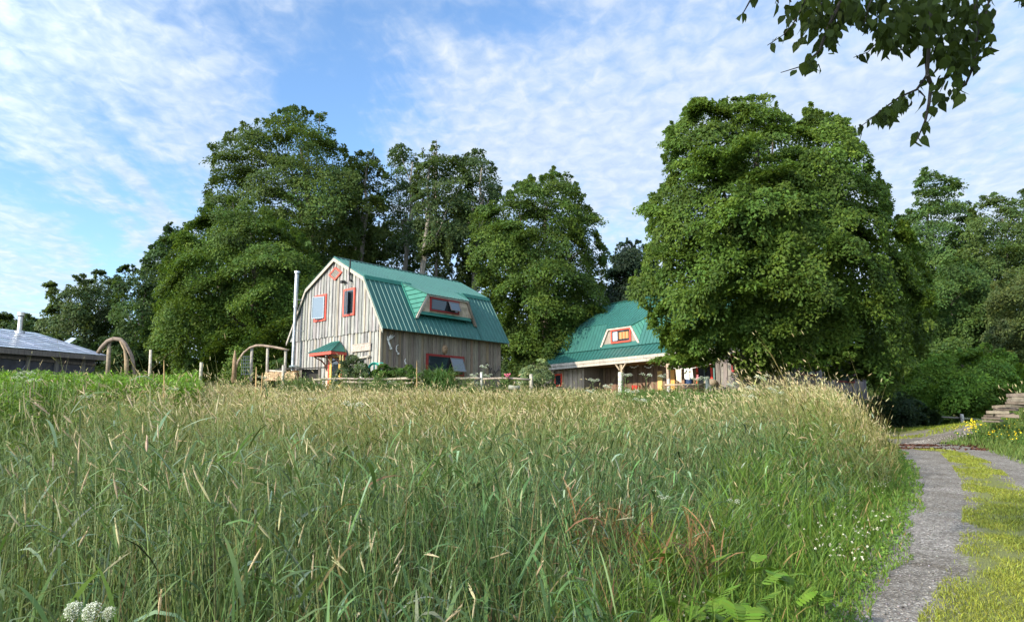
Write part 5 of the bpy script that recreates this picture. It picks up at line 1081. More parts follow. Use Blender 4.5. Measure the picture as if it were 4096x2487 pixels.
for i, (px, Yc, r_, n, hh) in enumerate(((160, 9.5, .30, 80, 1.55), (75, 9.0, .20, 40, 1.35), (600, 12, .3, 40, .8))):
    x = (px - 2048) / FPX * Yc * 1.01 + rng.normal(size=n) * r_; y = Yc + rng.normal(size=n) * r_
    leafy_stems('horsetail_clump', ('bright feathery green clump in the tall grass near the left edge', 'smaller bright feathery clump beside it at the very left', 'little bright feathery clump in the tawny grass left of centre')[i], x, y, np.clip(hh + .12 * rng.normal(size=n), .4, 1.5), (.12, .21, .03), 60, .05, 'plant', None, .05)
n = 900; px = 2480 + 650 * rng.random(n); Yy = 20 + 5 * rng.random(n); x = (px - 2048) / FPX * Yy * 1.01
leafy_stems('leafy_weeds', 'tall leafy green weeds among the grass before the farmhouse porch', x, Yy, np.clip(.48 + .14 * rng.normal(size=n), .2, .9), (.085, .150, .032), 24, .09)
n = 820; px = 1130 + 1120 * rng.random(n); Yy = 27.6 + 1.5 * rng.random(n); x = (px - 2048) / FPX * Yy * 1.01; k = noise2(x, Yy, 1.1, 51) > -.1; x, Yy = x[k], Yy[k]; n = len(x)
leafy_stems('fence_weeds', 'leafy green weeds growing along the split rail fence below the barn', x, Yy, np.clip(.58 + .22 * rng.normal(size=n), .2, 1.1), (.085, .135, .032), 22, .085)
x, y = [], []
for px, py, Yc, k in ((2930, 2400, 4.5, 7), (2870, 2340, 4.7, 4), (3060, 2250, 5.0, 6), (2700, 2440, 4.2, 3), (2760, 2200, 5.4, 4), (3000, 2480, 4.2, 4)):
    P = at(px, py, Yc); x += list(P[0] + rng.normal(size=k) * .18); y += list(Yc + rng.normal(size=k) * .16)
fr_ = Acc(); x, y = NP(x), NP(y); n = len(x)       # toothed fern-like fronds
for i in range(n):
    for q in range(2):
        a = random.random() * 6.28; Lf = random.uniform(.11, .21); t = np.linspace(.22, 1, 8); b0_ = NP([x[i], y[i], gz(x[i], y[i]) + random.uniform(.15, .42)])
        fwd = NP([math.cos(a), math.sin(a), 0]); k1, k2 = random.uniform(.7, 1.3), random.uniform(.35, .7)
        ax = b0_[None] + fwd[None] * (Lf * .8 * t)[:, None]; ax[:, 2] += Lf * (k1 * t - k2 * t * t); sdv = NP([-math.sin(a), math.cos(a), random.uniform(-.4, .4)])
        st_ = NP([x[i], y[i], gz(x[i], y[i])]); P3 = np.stack([st_, (st_ + ax[0]) / 2, ax[0], ax[4], ax[7]])[None]; ribbon(fr_, P3, NP([[.006, .005, .005, .004, .002]]), unit(sdv)[None], cvar((.16, .24, .04), 1, .08), 0)
        for sg_ in (-1, 1):
            ll = (Lf * .42 * np.sin(np.pi * (t * .8 + .12)))[:, None]; tip = ax + (sdv[None] * sg_ + fwd[None] * .6 + UP[None] * .15) * ll
            P3 = np.stack([ax, ax * .6 + tip * .4, ax * .25 + tip * .75, tip], 1); ribbon(fr_, P3, np.repeat(NP([[.012, .026, .022, .003]]), 8, 0), np.repeat(unit(fwd + NP([0, 0, .5]))[None], 8, 0), cvar((.115, .205, .024), 8, .14), 0)
fr_.build('fern_fronds', [M_GRASS], 'bright lime toothed fern fronds at the lower right edge of the tall grass', 'plants')
# loose stones on the wheel tracks
pe = Acc(); n = 7000; y = 4.6 + 12 * rng.random(n) ** 1.6; a_, b_ = xL(y), xR(y); x = a_ + (b_ - a_) * rng.random(n); keep = ((x < sL(y) + .1) | (x > sR(y) - .1)) & (x < .95 * y); x, y = x[keep], y[keep]; n = len(x)
r_ = .004 + .009 * rng.random(n) ** 2; C = np.stack([x, y, G(x, y) + .012 + r_ * .3], 1); oc_ = NP([[1, 0, 0], [0, 1, 0], [-1, 0, 0], [0, -1, 0], [0, 0, .7], [0, 0, -.6]]); an = rng.random(n) * 6.28
rot = np.stack([np.cos(an), np.sin(an)], 1); o3 = oc_[None] * (1 + .3 * rng.normal(size=(n, 6, 1))); ox = o3[..., 0] * rot[:, :1] - o3[..., 1] * rot[:, 1:]; oy = o3[..., 0] * rot[:, 1:] + o3[..., 1] * rot[:, :1]
V = C[:, None] + np.stack([ox, oy, o3[..., 2]], 2) * r_[:, None, None]; i = np.arange(n)[:, None, None] * 6
F = (i + NP([[0, 1, 4], [1, 2, 4], [2, 3, 4], [3, 0, 4], [1, 0, 5], [2, 1, 5], [3, 2, 5], [0, 3, 5]])[None]).reshape(-1, 3); c = cvar((.17, .162, .15), n, .3)
tag(np_mesh('loose_stones', V.reshape(-1, 3), F, np.repeat(c, 8, 0), [M_STONE]), 'loose grey stones on the wheel tracks of the road', 'stones', None, 'stuff')
# dead reddish leaves on the bend
dl = Acc()
for (px, py, rx, ry, k) in ((3675, 1783, .9, .22, 190), (3640, 1795, 1.3, .15, 110), (3925, 1788, .5, .5, 130), (3955, 1800, .9, .25, 90)):
    X0, Y0 = road_px(px, py); x = X0 + rng.normal(size=k) * rx * .5; y = Y0 + rng.normal(size=k) * ry * .8; C = np.stack([x, y, G(x, y) + .03], 1)
    V, F, cc = leaf_cloud(C, unit(UP[None] + rng.normal(size=C.shape) * .4), np.full(k, .05), 3, .09, (.085, .035, .022), yel=.1); dl.add(V, F, cc, 0)
dl.build('fallen_leaves', [M_GRASS], 'dark reddish fallen leaves lying across the bend of the road', 'leaves')
# ------------------------------------------------------------------ low shed on the left
eave0, eave1 = SHE0, SHE1; SF = (eave0, shu, shv, UP); SL_ = SHLEN; zd = lambda t: (eave1[2] - eave0[2]) * t / SL_
shed = thing('low_shed', 'low shed with crinkled silver sheet roof and plastic-filmed walls at the left edge', 'shed')
gb = gz(float(SHO[0]), float(SHO[1])) - eave0[2] - .4
rs2 = MB(SF); random.seed(3)
# roof planes: the long front slope, hipped at the right end, with lapped sheets
def rp(t, q): 
    f = q; top = NP([t * 1.0, 2.6, 1.35]); return top
Rz = at(110, 1326, SHE0[1] + 5.0)[2] - eave0[2]
ridge1 = at(150, 1333, 33.5); rl1 = NP([(ridge1 - eave0) @ shu, (ridge1 - eave0) @ shv, ridge1[2] - eave0[2]])
nrow = 9
for i in range(nrow):
    f0, f1 = i / nrow, (i + 1) / nrow + .02
    def E(f, t1): return NP([t1 * SL_ * (1 - f) + rl1[0] * f * t1, rl1[1] * f, zd(SL_ * t1) * (1 - f) + rl1[2] * f])
    k = 14; prev = None
    for j in range(k):
        a, b_ = j / k, (j + 1) / k; o = .006 * random.random() + .006 * (j % 2)
        q = [E(f0, a), E(f0, b_), E(f1, b_), E(f1, a)]; q = [p + NP([0, 0, o + (.018 if n_ < 2 else 0)]) for n_, p in enumerate(q)]
        rs2.slab(q, .012, jit((.42, .45, .50), .10))
rs2.add([tuple(E(0, 1) + NP([0, 0, .0])), (SL_ + .1, 5.4, zd(SL_)), tuple(E(1, 1))], [(0, 1, 2)], (.45, .48, .52))
rs2.add([tuple(E(1, 0)), tuple(E(1, 1)), (SL_ + .1, 5.4, zd(SL_)), (0, 5.4, 0)], [(0, 1, 2, 3)], (.42, .45, .5))
cu0 = E(.62, .965); rs2.add([tuple(cu0), tuple(cu0 + NP([.5, 0, -.06])), tuple(cu0 + NP([.85, .0, .22])), tuple(cu0 + NP([.8, .3, .26])), tuple(cu0 + NP([.45, .3, .02]))], [(0, 1, 2, 3, 4)], (.5, .53, .56))
rs2.build('roof', M_TIN, shed)
fb = MB(SF); fb.add([(0, -.02, -.02), (SL_, -.02, zd(SL_) - .02), (SL_, -.02, zd(SL_) - .2), (0, -.02, -.24), (0, .04, -.02), (SL_, .04, zd(SL_) - .02), (SL_, .04, zd(SL_) - .2), (0, .04, -.24)], [(3, 2, 1, 0), (4, 5, 6, 7), (0, 1, 5, 4), (1, 2, 6, 5), (2, 3, 7, 6), (3, 0, 4, 7)], (.16, .14, .125)); fb.build('fascia', M_WOOD, shed)
wl_ = MB(SF); wl_.add([(.1, .35, gb), (SL_ - .35, .35, gb), (SL_ - .35, 5.2, gb), (.1, 5.2, gb), (.1, .35, -.1), (SL_ - .35, .35, zd(SL_ - .35) - .08), (SL_ - .35, 5.2, zd(SL_) - .08), (.1, 5.2, -.1)], [(0, 3, 2, 1), (4, 5, 6, 7), (0, 1, 5, 4), (1, 2, 6, 5), (2, 3, 7, 6), (3, 0, 4, 7)], (.045, .05, .07)); wl_.build('plastic_wall', M_FILM, shed)
ps_ = MB(SF)
for t in np.arange(.4, SL_ - .3, 1.15):
    ps_.box((t, .27, gb), (t + .14, .347, -.2 + zd(t)), (.17, .16, .145))
ps_.box((.1, .28, -.36), (SL_ - .35, .345, -.26), (.15, .13, .12))
for t in np.arange(.9, SL_ - 1, 2.3): ps_.tube([(t, .33, -1.5), (t + .8, .33, -.35)], .02, 5, (.25, .25, .28))
ps_.build('frame_post', M_WOOD, shed)
CHB = at(78, 1326, 32.3); ch = MB(); ch.tube([CHB - UP * .25, CHB + UP * .66], .10, 16, (.62, .62, .60)); ch.lathe([(.22, -.10), (.20, 0.0), (.12, .04)], CHB, 18, (.6, .6, .6)); chm = ch.build('shed_chimney', M_STEEL, shed)
c_ = MB(); c_.lathe([(.155, .70), (.16, .84), (.13, .86)], CHB, 18, (.75, .72, .65)); c_.lathe([(.11, .66), (.11, .70)], CHB, 14, (.05, .05, .05)); c_.build('chimney_cap', M_STEEL, chm)

def P3(px, py, Y): return at(px, py, Y)
# bent log arch
la = thing('log_arch', 'arch of thick bent logs on leaning posts beside the shed', 'arch')
a_ = MB(); pts = [(391, 1412), (408, 1388), (430, 1365), (455, 1355), (480, 1357), (500, 1375), (515, 1400), (527, 1425), (533, 1450), (540, 1520)]
a_.tube([P3(x, y, 27.5) for x, y in pts], [.07, .075, .08, .08, .078, .075, .07, .065, .06, .055], 10, (.20, .155, .12), wob=.06); a_.build('bent_log', M_LOG, la, True)
a_ = MB(); a_.tube([P3(437, 1368, 27.6), P3(434, 1430, 27.6), P3(430, 1530, 27.6)], [.07, .075, .085], 9, (.26, .21, .15), wob=.06); a_.build('post', M_LOG, la, True)
a_ = MB(); a_.tube([P3(480, 1365, 27.3), P3(498, 1400, 27.3), P3(506, 1440, 27.3), P3(507, 1530, 27.3)], [.025, .04, .08, .085], 9, (.27, .20, .12), wob=.08); a_.build('post', M_LOG, la, True)
# garden gateway with curved pole
ga = thing('garden_arch', 'rustic gateway of peeled poles with a curved top rail, left of the barn', 'arch')
for x, y0, y1 in ((1008, 1388, 1500), (1071, 1386, 1510), (1143, 1398, 1510)):
    a_ = MB(); a_.tube([P3(x, y0, 31), P3(x - 2, (y0 + y1) / 2, 31), P3(x - 3, y1 + 25, 31)], [.055, .055, .065], 9, (.33, .30, .25), wob=.07); a_.build('post', M_LOG, ga, True)
a_ = MB(); a_.tube([P3(x, y, 30.9) for x, y in ((925, 1520), (944, 1470), (955, 1440), (975, 1410), (1000, 1390), (1025, 1382), (1050, 1382), (1090, 1387), (1125, 1394), (1155, 1400))], [.04, .045, .045, .045, .045, .05, .052, .052, .05, .04], 8, (.30, .225, .165), wob=.08); a_.build('curved_rail', M_LOG, ga, True)
a_ = MB(); a_.tube([P3(1072, 1482, 31.05), P3(1130, 1486, 31.05)], .05, 8, (.42, .38, .30), wob=.1); a_.tube([P3(1071, 1486, 31.1), P3(1090, 1522, 31.1)], .03, 7, (.4, .36, .3)); a_.build('rail', M_LOG, ga)
a_ = MB(); a_.tube([P3(940, 1400, 30.5), P3(939, 1440, 30.5), P3(936, 1530, 30.5)], [.02, .08, .11], 8, (.25, .17, .10), wob=.08)
tag(a_.build('pointed_post', M_LOG, None, True), 'pointed brown log post standing just left of the pole gateway', 'post')
a_ = MB()
for k in range(5): a_.tube([P3(966 + k * 8.5, 1424, 33), P3(966 + k * 8.5, 1500, 33)], .012, 5, (.18, .20, .2))
for k in range(6): a_.tube([P3(966, 1425 + 14 * k, 33), P3(1000, 1425 + 14 * k, 33)], .012, 5, (.18, .20, .2))
tag(a_.build('wire_trellis', M_STEEL), 'square wire mesh trellis behind the pole gateway', 'trellis')
# firewood shelter with split logs
FW0, FW1 = P3(1118, 1470, 31.4), P3(1285, 1462, 31.4); fu = unit((FW1 - FW0) * NP([1, 1, 0])); fv = np.cross(UP, fu); FWL = float(np.linalg.norm((FW1 - FW0)[:2])); FF_ = (NP([FW0[0], FW0[1], FW0[2]]), fu, fv, UP)
fs = thing('firewood_shelter', 'low dark-roofed open firewood shelter against the left end of the barn', 'shelter')
a_ = MB(FF_); fz = gz(*((FW0 + FW1)[:2] / 2)) - FW0[2]
a_.slab([(-.15, -.15, -.06), (FWL + .1, -.15, .02), (FWL + .1, .9, .10), (-.15, .9, .02)], .04, (.07, .065, .06)); a_.build('roof', M_DULL, fs)
for t in (.05, FWL * .5, FWL - .1):
    a_ = MB(FF_); a_.box((t, -.08, fz - .2), (t + .09, 0, -.05), (.2, .17, .14)); a_.build('post', M_WOOD, fs)
a_ = MB(FF_); a_.box((FWL * .52, .12, fz - .1), (FWL - .12, .17, -.06), (.06, .055, .05)); a_.build('back_board', M_WOOD, fs)
a_ = MB(FF_); zz_ = fz
while zz_ < -.12:
    t = .16
    while t < FWL * .5 - .05:
        r_ = random.uniform(.05, .085); c = jit((.52, .32, .15) if random.random() < .7 else (.42, .22, .10), .25); n_ = random.choice((3, 4, 5, 6)); a0 = random.random() * 6
        pol = [(t + r_ * math.cos(a0 + 6.2832 * i / n_), zz_ + r_ + r_ * math.sin(a0 + 6.2832 * i / n_)) for i in range(n_)][::-1]
        a_.prism(pol, 1, -.02 + random.uniform(-.03, .03), .4, c); t += r_ * 2.0
    zz_ += .13
fw2 = a_.build('stacked_firewood', M_LOG); tag(fw2, 'split orange firewood stacked under the low shelter', 'firewood', kind='stuff')
a_ = MB(); base = P3(1110, 1500, 30.6)
for i in range(60):
    t, q = i % 15, i // 15; p = P3(1062 + t * 8 + random.uniform(-2, 2), 1518 - q * 8 - random.uniform(0, 3), 30.7); r_ = random.uniform(.04, .07)
    a_.tube([p, p + NP([.02, .35, .0])], r_, random.choice((5, 6, 7)), jit((.48, .33, .19), .25))
tag(a_.build('stacked_firewood', M_LOG), 'pile of split logs under the gateway rail, left of the shelter', 'firewood', kind='stuff')
# rail fences
GF = 'split rail fence below the barn'
def post(px, py0, py1, Y, r_, label, c=(.38, .34, .28), group=GF, name='fence_post', flat=0):
    a = MB(); p0, p1 = P3(px, py0, Y), P3(px + random.uniform(-2, 2), py1, Y); p1[2] = min(p1[2], gz(p1[0], p1[1]) - .1)
    a.tube([p0, p0 * .7 + p1 * .3 + NP([.01, 0, 0]), p1], [r_ * .92, r_, r_ * 1.05], 9, jit(c, .1), wob=.06); return tag(a.build(name, M_LOG, None, True), label, 'fence post', group)
post(1925, 1487, 1545, 29.2, .055, 'pale upright fence post among the white umbels below the far barn corner', (.44, .42, .37))
post(1690, 1504, 1535, 29.3, .06, 'short fence post at the end of the lower rail, under the long barn window')
post(1443, 1505, 1540, 29.4, .05, 'short fence post in front of the small-leaved bush')
post(2124, 1496, 1520, 30.2, .075, 'grey fence post half hidden in the silvery shrub')
post(1133, 1460, 1520, 29.8, .055, 'slim fence post beside the right leg of the pole gateway')
post(603, 1399, 1470, 27.5, .05, 'thin pale post rising from the grass right of the log arch', (.42, .37, .28))
post(805, 1449, 1495, 28, .06, 'grey post in the grass between the arches', (.40, .35, .28))
post(2480, 1488, 1560, 29.0, .085, 'mossy light post in front of the left porch post', (.46, .44, .38))
post(2674, 1514, 1570, 29.4, .07, 'grey post in front of the right porch post', (.40, .38, .34))
post(2829, 1509, 1590, 29.0, .085, 'thickest lichen-spotted post by the porch end', (.44, .43, .36))
post(2840, 1538, 1590, 28.9, .06, 'shorter pale post right next to the lichen-spotted post', (.50, .43, .32))
def rail(pts, Y, r_, label, c=(.34, .29, .22), group=GF):
    a = MB(); a.tube([P3(x, y, Y + random.uniform(-.06, .06)) for x, y in pts], [r_ * random.uniform(.8, 1.1) for _ in pts], 8, jit(c, .1), wob=.1); return tag(a.build('fence_rail', M_LOG, None, True), label, 'rail', group)
rail([(1250, 1521), (1300, 1516), (1372, 1514), (1440, 1515), (1550, 1518)], 29.3, .05, 'upper split rail running under the barn door')
rail([(1374, 1526), (1450, 1529), (1530, 1531), (1560, 1532)], 29.3, .045, 'lower split rail under the small-leaved bush')
rail([(1505, 1516), (1560, 1516), (1620, 1514), (1692, 1512), (1740, 1512)], 29.25, .055, 'upper split rail across the green perennials')
rail([(1560, 1535), (1600, 1533), (1650, 1531), (1692, 1528)], 29.25, .045, 'lower split rail ending at the short post under the long window')
rail([(1820, 1514), (1860, 1513), (1900, 1512), (1922, 1514)], 29.2, .055, 'thick rail meeting the pale post from its left')
rail([(1930, 1516), (1980, 1513), (2010, 1512), (2060, 1514), (2122, 1518)], 29.6, .045, 'rail between the pale post and the silvery shrub')
rail([(2035, 1548), (2060, 1551), (2080, 1548)], 28.2, .09, 'short grey log lying in the grass below the barn corner', (.24, .23, .18))
rail([(2660, 1539), (2720, 1539), (2780, 1539), (2828, 1536)], 29.4, .05, 'upper rail before the hanging laundry', (.36, .28, .20))
rail([(2722, 1553), (2755, 1549), (2790, 1548), (2815, 1549)], 29.5, .04, 'crooked orange-brown lower rail before the hanging laundry', (.40, .27, .15))
rail([(2842, 1556), (2880, 1554), (2918, 1549)], 29.2, .035, 'thin pale rail running right from the shorter pale post', (.5, .42, .3))
GR = 'rail fence at the end of the road'
rail([(3715, 1664), (3780, 1668), (3845, 1671)], 34.5, .045, 'dark horizontal rail left of the post at the end of the road', (.14, .13, .10), GR)
rail([(3850, 1673), (3900, 1677), (3950, 1684)], 34.5, .06, 'mossy rail sloping away right of the post at the end of the road', (.15, .16, .09), GR)
post(3847, 1655, 1692, 34.4, .075, 'light grey fence post at the end of the road', (.40, .38, .33), GR)
# lumber pile on the right bank
lp = thing('lumber_pile', 'weathered planks and slabs piled in the weeds at the right edge', 'lumber pile')
nb_ = 0
for (x0, x1, y0, y1, Y, rows, L0) in ((4030, 4200, 1575, 1628, 19.0, 5, 2.4), (3955, 4030, 1622, 1665, 21.5, 4, 1.6), (3930, 3985, 1655, 1690, 23.0, 3, 1.2)):
    for r_ in range(rows):
        yy = y1 - (y1 - y0) * (r_ + .5) / rows
        for k in range(2):
            a = MB(); p0 = P3(x0 + random.uniform(-10, 26) + r_ * 3, yy + random.uniform(-1.5, 1.5), Y + k * .22); d = NP([math.cos(-.12), math.sin(-.12 + random.uniform(-.12, .12)), random.uniform(-.07, .06)])
            q0, q1 = p0, p0 + d * ((x1 - x0) / FPX * Y) * random.uniform(.9, 1.1); th = random.uniform(.025, .05); c = jit((.19, .155, .115), .4)
            n_ = unit(np.cross(d, UP)); a.add([tuple(p + n_ * s1 * .09 + UP * s2 * th) for p in (q0, q1) for s1 in (-1, 1) for s2 in (-1, 1)], [(0, 1, 3, 2), (4, 6, 7, 5), (0, 4, 5, 1), (2, 3, 7, 6), (0, 2, 6, 4), (1, 5, 7, 3)], c)
            a.build('board', M_LOG, lp); nb_ += 1

# fountain grass in front of the long window
fg = Acc(); b0_ = at(1760, 1560, 29.4); n = 950; z0 = gz(b0_[0], b0_[1]); th = rng.random(n) * 6.2832; ln_ = .75 + .55 * rng.random(n); t = np.linspace(0, 1, 9)[None]
sp_ = .35 + .95 * rng.random(n); x = b0_[0] + .18 * rng.normal(size=n); y = b0_[1] + .18 * rng.normal(size=n)
pts = np.stack([x, y, np.full(n, z0)], 1)[:, None] + np.stack([np.cos(th), np.sin(th), np.zeros(n)], 1)[:, None] * (sp_[:, None] * t ** 1.5)[..., None]
pts[..., 2] += (1.25 * ln_)[:, None] * (t * 1.6 - (.75 + .75 * rng.random(n))[:, None] * t ** 2.4) * 1.05
ribbon(fg, pts, .026 * (1 - t ** 3 * .9) * np.ones((n, 1)), np.stack([-np.sin(th), np.cos(th), np.zeros(n)], 1), cvar((.075, .145, .035), n), 0)
fgo = fg.build('fountain_grass', [M_GRASS], 'big arching clump of fountain grass in front of the long barn window', 'ornamental grass', None)

# umbel flowers: one plant, copied
def umbel_mesh(nu=1, ht=1.2, R=.07, dens=16, name='wild_carrot', label='', cat='flower', group=None, seed=0):
    random.seed(seed); root = thing(name, label, cat, group); st = MB(); fl = Acc(); C, Nn = [], []
    st.tube([(0, 0, -.15), (.02, 0, ht * .5), (0, .02, ht * .88)], [.007, .006, .004], 6, (.10, .15, .05))
    for i in range(nu):
        a = 6.28 * i / max(1, nu) + random.random(); rr = 0 if nu == 1 else R * 1.6 * random.uniform(.6, 1.3); c0 = NP([rr * math.cos(a), rr * math.sin(a), ht + random.uniform(-.35, .1) * R * (0 if nu == 1 else 3)])
        j = NP([0, 0.02, ht * .86]) if nu > 1 else NP([0, .02, ht * .88]); st.tube([j, (j + c0) / 2 + NP([0, 0, -.01]), c0 - NP([0, 0, R * .7])], .003, 5, (.12, .17, .07))
        for k in range(dens):
            f = math.sqrt((k + .5) / dens); b_ = k * 2.4; ex, ey, ez = R * f * math.cos(b_), R * f * math.sin(b_), -R * .75 * f * f + random.uniform(-.003, .003); ti = D2R(68) if nu == 1 else D2R(12); e = c0 + NP([ex, ey * math.cos(ti) - ez * math.sin(ti) * 1.0 - (0), ey * math.sin(ti) + ez * math.cos(ti)])
            st.tube([c0 - NP([0, 0, R * .7]), e], .0014, 4, (.16, .22, .10), caps=False); C.append(e); Nn.append(UP)
    V, F, cc = leaf_cloud(NP(C), unit(NP(Nn) + rng.normal(size=(len(C), 3)) * .15), np.full(len(C), R * .20), 14, R * .13, (.62, .64, .56), yel=.02, rnd=.05, thick=.25, aspect=.9, droop=.2); fl.add(V, F, cc, 0)
    st.build('stem', M_BARK, root); fl.build('flower_head', [M_PETAL], None, None, None, root)
    return root
def clone(o, loc, rz, sc, label, group=None):
    r_ = o.copy(); COL.objects.link(r_); r_.location = loc; r_.rotation_euler = (0, 0, rz); r_.scale = (sc, sc, sc); r_['label'] = label
    if group: r_['group'] = group
    for ch in list(o.children):
        c = ch.copy(); COL.objects.link(c); c.parent = r_
    return r_
GU = 'white umbel flowers scattered through the meadow'
protoA = umbel_mesh(1, 1.0, .048, 60, label='leftmost of the three big white umbels at the bottom left', group=GU, seed=1)
protoB = umbel_mesh(6, 1.0, .085, 12, label='white umbel cluster', group=GU, seed=2)
protoC = umbel_mesh(3, 1.0, .07, 12, label='white umbel cluster', group=GU, seed=3)
def place_umbel(o, px, py, Y, label, first=False, size=1.0):
    p = at(px, py, Y); h = max(.35, p[2] - gz(p[0], p[1])); 
    if first: o.location = (p[0], p[1], gz(p[0], p[1])); o['label'] = label; r_ = o
    else: r_ = clone(o, (p[0], p[1], gz(p[0], p[1])), random.uniform(-.5, .5), 1, label, GU)
    r_.scale = (size, size, h); return r_
def normalise(o):                         # heads keep their shape while the stem takes the height
    h = o.scale[2]; s = o.scale[0]
    for ch in list(o.children):
        me = ch.data = ch.data.copy(); n = len(me.vertices); co = np.empty(n * 3, np.float32); me.vertices.foreach_get('co', co); co = co.reshape(-1, 3)
        z = co[:, 2].copy(); top = z > .80; zz_ = np.where(top, h + (z - 1.0) * s, z / .80 * (h - .20 * s)); co[:, 2] = zz_; co[:, :2] *= s
        me.vertices.foreach_set('co', co.ravel()); me.update()
    o.scale = (1, 1, 1)
UM = []
first = {0: True, 1: True, 2: True}; protos = (protoA, protoB, protoC)
LST = [(0, 281, 2436, 2.45, 'leftmost of the three big white umbels at the bottom left', .60), (0, 348, 2441, 2.42, 'middle one of the three big white umbels at the bottom left', .66), (0, 423, 2448, 2.5, 'rightmost and smallest of the three big white umbels at the bottom left', .46),
 (1, 1935, 1457, 28.6, 'highest white umbel cluster, in front of the far barn corner', 1.0), (1, 1895, 1492, 28.6, 'white umbel cluster just left of the pale fence post', .95), (1, 1950, 1494, 28.7, 'white umbel cluster just right of the pale fence post', .95), (2, 1900, 1526, 28.2, 'low white umbel cluster under the rail by the pale fence post', .95),
 (2, 95, 1482, 17, 'white umbel high on the goldenrod bed at the left edge', 1.2), (2, 70, 1500, 17, 'white umbel against the goldenrod, lowest left', 1.1), (2, 128, 1512, 16, 'white umbel on the goldenrod nearest the centre of the bed', 1.2), (2, 335, 1576, 12, 'lone small white umbel below the goldenrod bed', .8), (2, 1405, 1603, 11, 'lone white umbel in the tawny grass below the barn door', 1.1),
 (2, 690, 1548, 16, 'lone white umbel at the right end of the goldenrod bed', .8), (2, 1050, 1502, 24, 'white umbel below the pole gateway', 1.2), (2, 2370, 1512, 20, 'white umbel in front of the farmhouse board wall', 1.1), (1, 2360, 1556, 17, 'white umbel cluster low before the farmhouse board wall', .55), (1, 2430, 1535, 18, 'wide white umbel cluster left of the mossy light post', .7),
 (2, 2500, 1490, 20, 'white umbel touching the left porch post', 1.2), (2, 2585, 1490, 20, 'white umbel on its own between the porch posts', 1.2), (1, 2648, 1496, 19, 'white umbel cluster left of the right porch post', .6), (2, 2520, 1555, 16, 'white umbel under the mossy light post', 1.1), (2, 2560, 1590, 14, 'low white umbel before the porch', .9),
 (2, 2780, 1508, 19, 'white umbel right of the hanging laundry', 1.0), (2, 2815, 1503, 19, 'white umbel above the lichen-spotted post', .9), (1, 2925, 1530, 16, 'white umbel cluster before the dark wall right of the porch', .6), (1, 3045, 1497, 15, 'largest domed white umbel, before the maple trunk', .75), (1, 3000, 1540, 15, 'white umbel cluster below the domed one', .6), (1, 3090, 1545, 15, 'white umbel cluster right of the maple trunk', .6), (2, 3110, 1562, 14.5, 'small low white umbel furthest right before the maple', .8), (2, 2990, 1575, 14, 'low white umbel in the seed heads below the maple', .8),
 (2, 2650, 1980, 6.2, 'left one of a pair of small white umbels above the brown stems', .36), (2, 2935 - 0, 1995, 6.2, 'right one of a pair of small white umbels above the brown stems', .36), (2, 2070, 1525, 26, 'white umbel in front of the silvery shrub', .9), (2, 1560, 1520, 28, 'white umbel in the leafy green bush', 1.0), (2, 1245, 1590, 14, 'tiny white umbel below the barn gable', .6)]
for k, px, py, Y, lab, s in LST:
    o = place_umbel(protos[k], px, py, Y, lab, False, s); UM.append(o)
for o in UM: normalise(o)
for o in protos:
    for ch in list(o.children): bpy.data.objects.remove(ch, do_unlink=True)
    bpy.data.objects.remove(o, do_unlink=True)
random.seed(11)
# pink flower, yellow flower, mullein-like stalks
def spray_flower(name, label, px, py, Y, h, c, n, size, R, cat='flower'):
    root = thing(name, label, cat); p = at(px, py, Y); z0 = gz(p[0], p[1]); st = MB(); st.tube([(p[0], p[1], z0), (p[0], p[1], p[2])], [.01, .006], 6, (.1, .16, .05)); C = p[None] + rng.normal(size=(n, 3)) * NP([[R, R, h]])
    for q in C[:: max(1, n // 18)]: st.tube([(p[0], p[1], max(z0, q[2] - .25)), tuple(q)], .004, 5, (.1, .16, .05))
    st.build('stem', M_BARK, root); V, F, cc = leaf_cloud(C, unit(UP[None] + NP([[-.4, -.8, 0]]) + rng.normal(size=C.shape) * .4), np.full(n, .02), 7, size, c, yel=.04, rnd=.06, aspect=.85); ac = Acc(); ac.add(V, F, cc, 0); ac.build('flower_head', [M_PETAL], None, None, None, root); return root
spray_flower('yellow_flower', 'bright yellow flowering plant where the right bank meets the road bend', 3893, 1702, 25, .10, (.80, .62, .03), 34, .04, .08)
spray_flower('pink_flower', 'pink bloom in the dark gap between barn and farmhouse', 2031, 1499, 29.5, .05, (.62, .16, .24), 14, .06, .05)
spray_flower('pink_flower', 'pale pink bloom right of the hanging laundry', 2791, 1510, 24, .04, (.75, .30, .30), 10, .05, .04)
def stalk(px0, py0, px1, py1, Y, r_, label, c=(.42, .28, .13)):
    root = MB(); p, q = at(px0, py0, Y), at(px1, py1, Y); q[2] = gz(q[0], q[1]); m_ = p * .62 + q * .38
    root.tube([q, m_, ], r_ * .35, 6, (.28, .2, .1)); root.tube([m_, p * .85 + m_ * .15, p], [r_, r_ * .8, r_ * .25], 8, c, wob=.2); return tag(root.build('dry_stalk', M_BARK), label, 'stalk', 'dry brown seed stalks')
stalk(1025, 1466, 1028, 1560, 17, .016, 'tall dry brown stalk under the pole gateway'); stalk(1050, 1490, 1045, 1560, 17, .014, 'shorter dry brown stalk right of the tall one')
stalk(1667, 1440, 1672, 1560, 18, .012, 'thin dry stalk crossing the barn side wall'); stalk(656, 1440, 680, 1560, 13, .012, 'leaning dry stalk in front of the thin post')

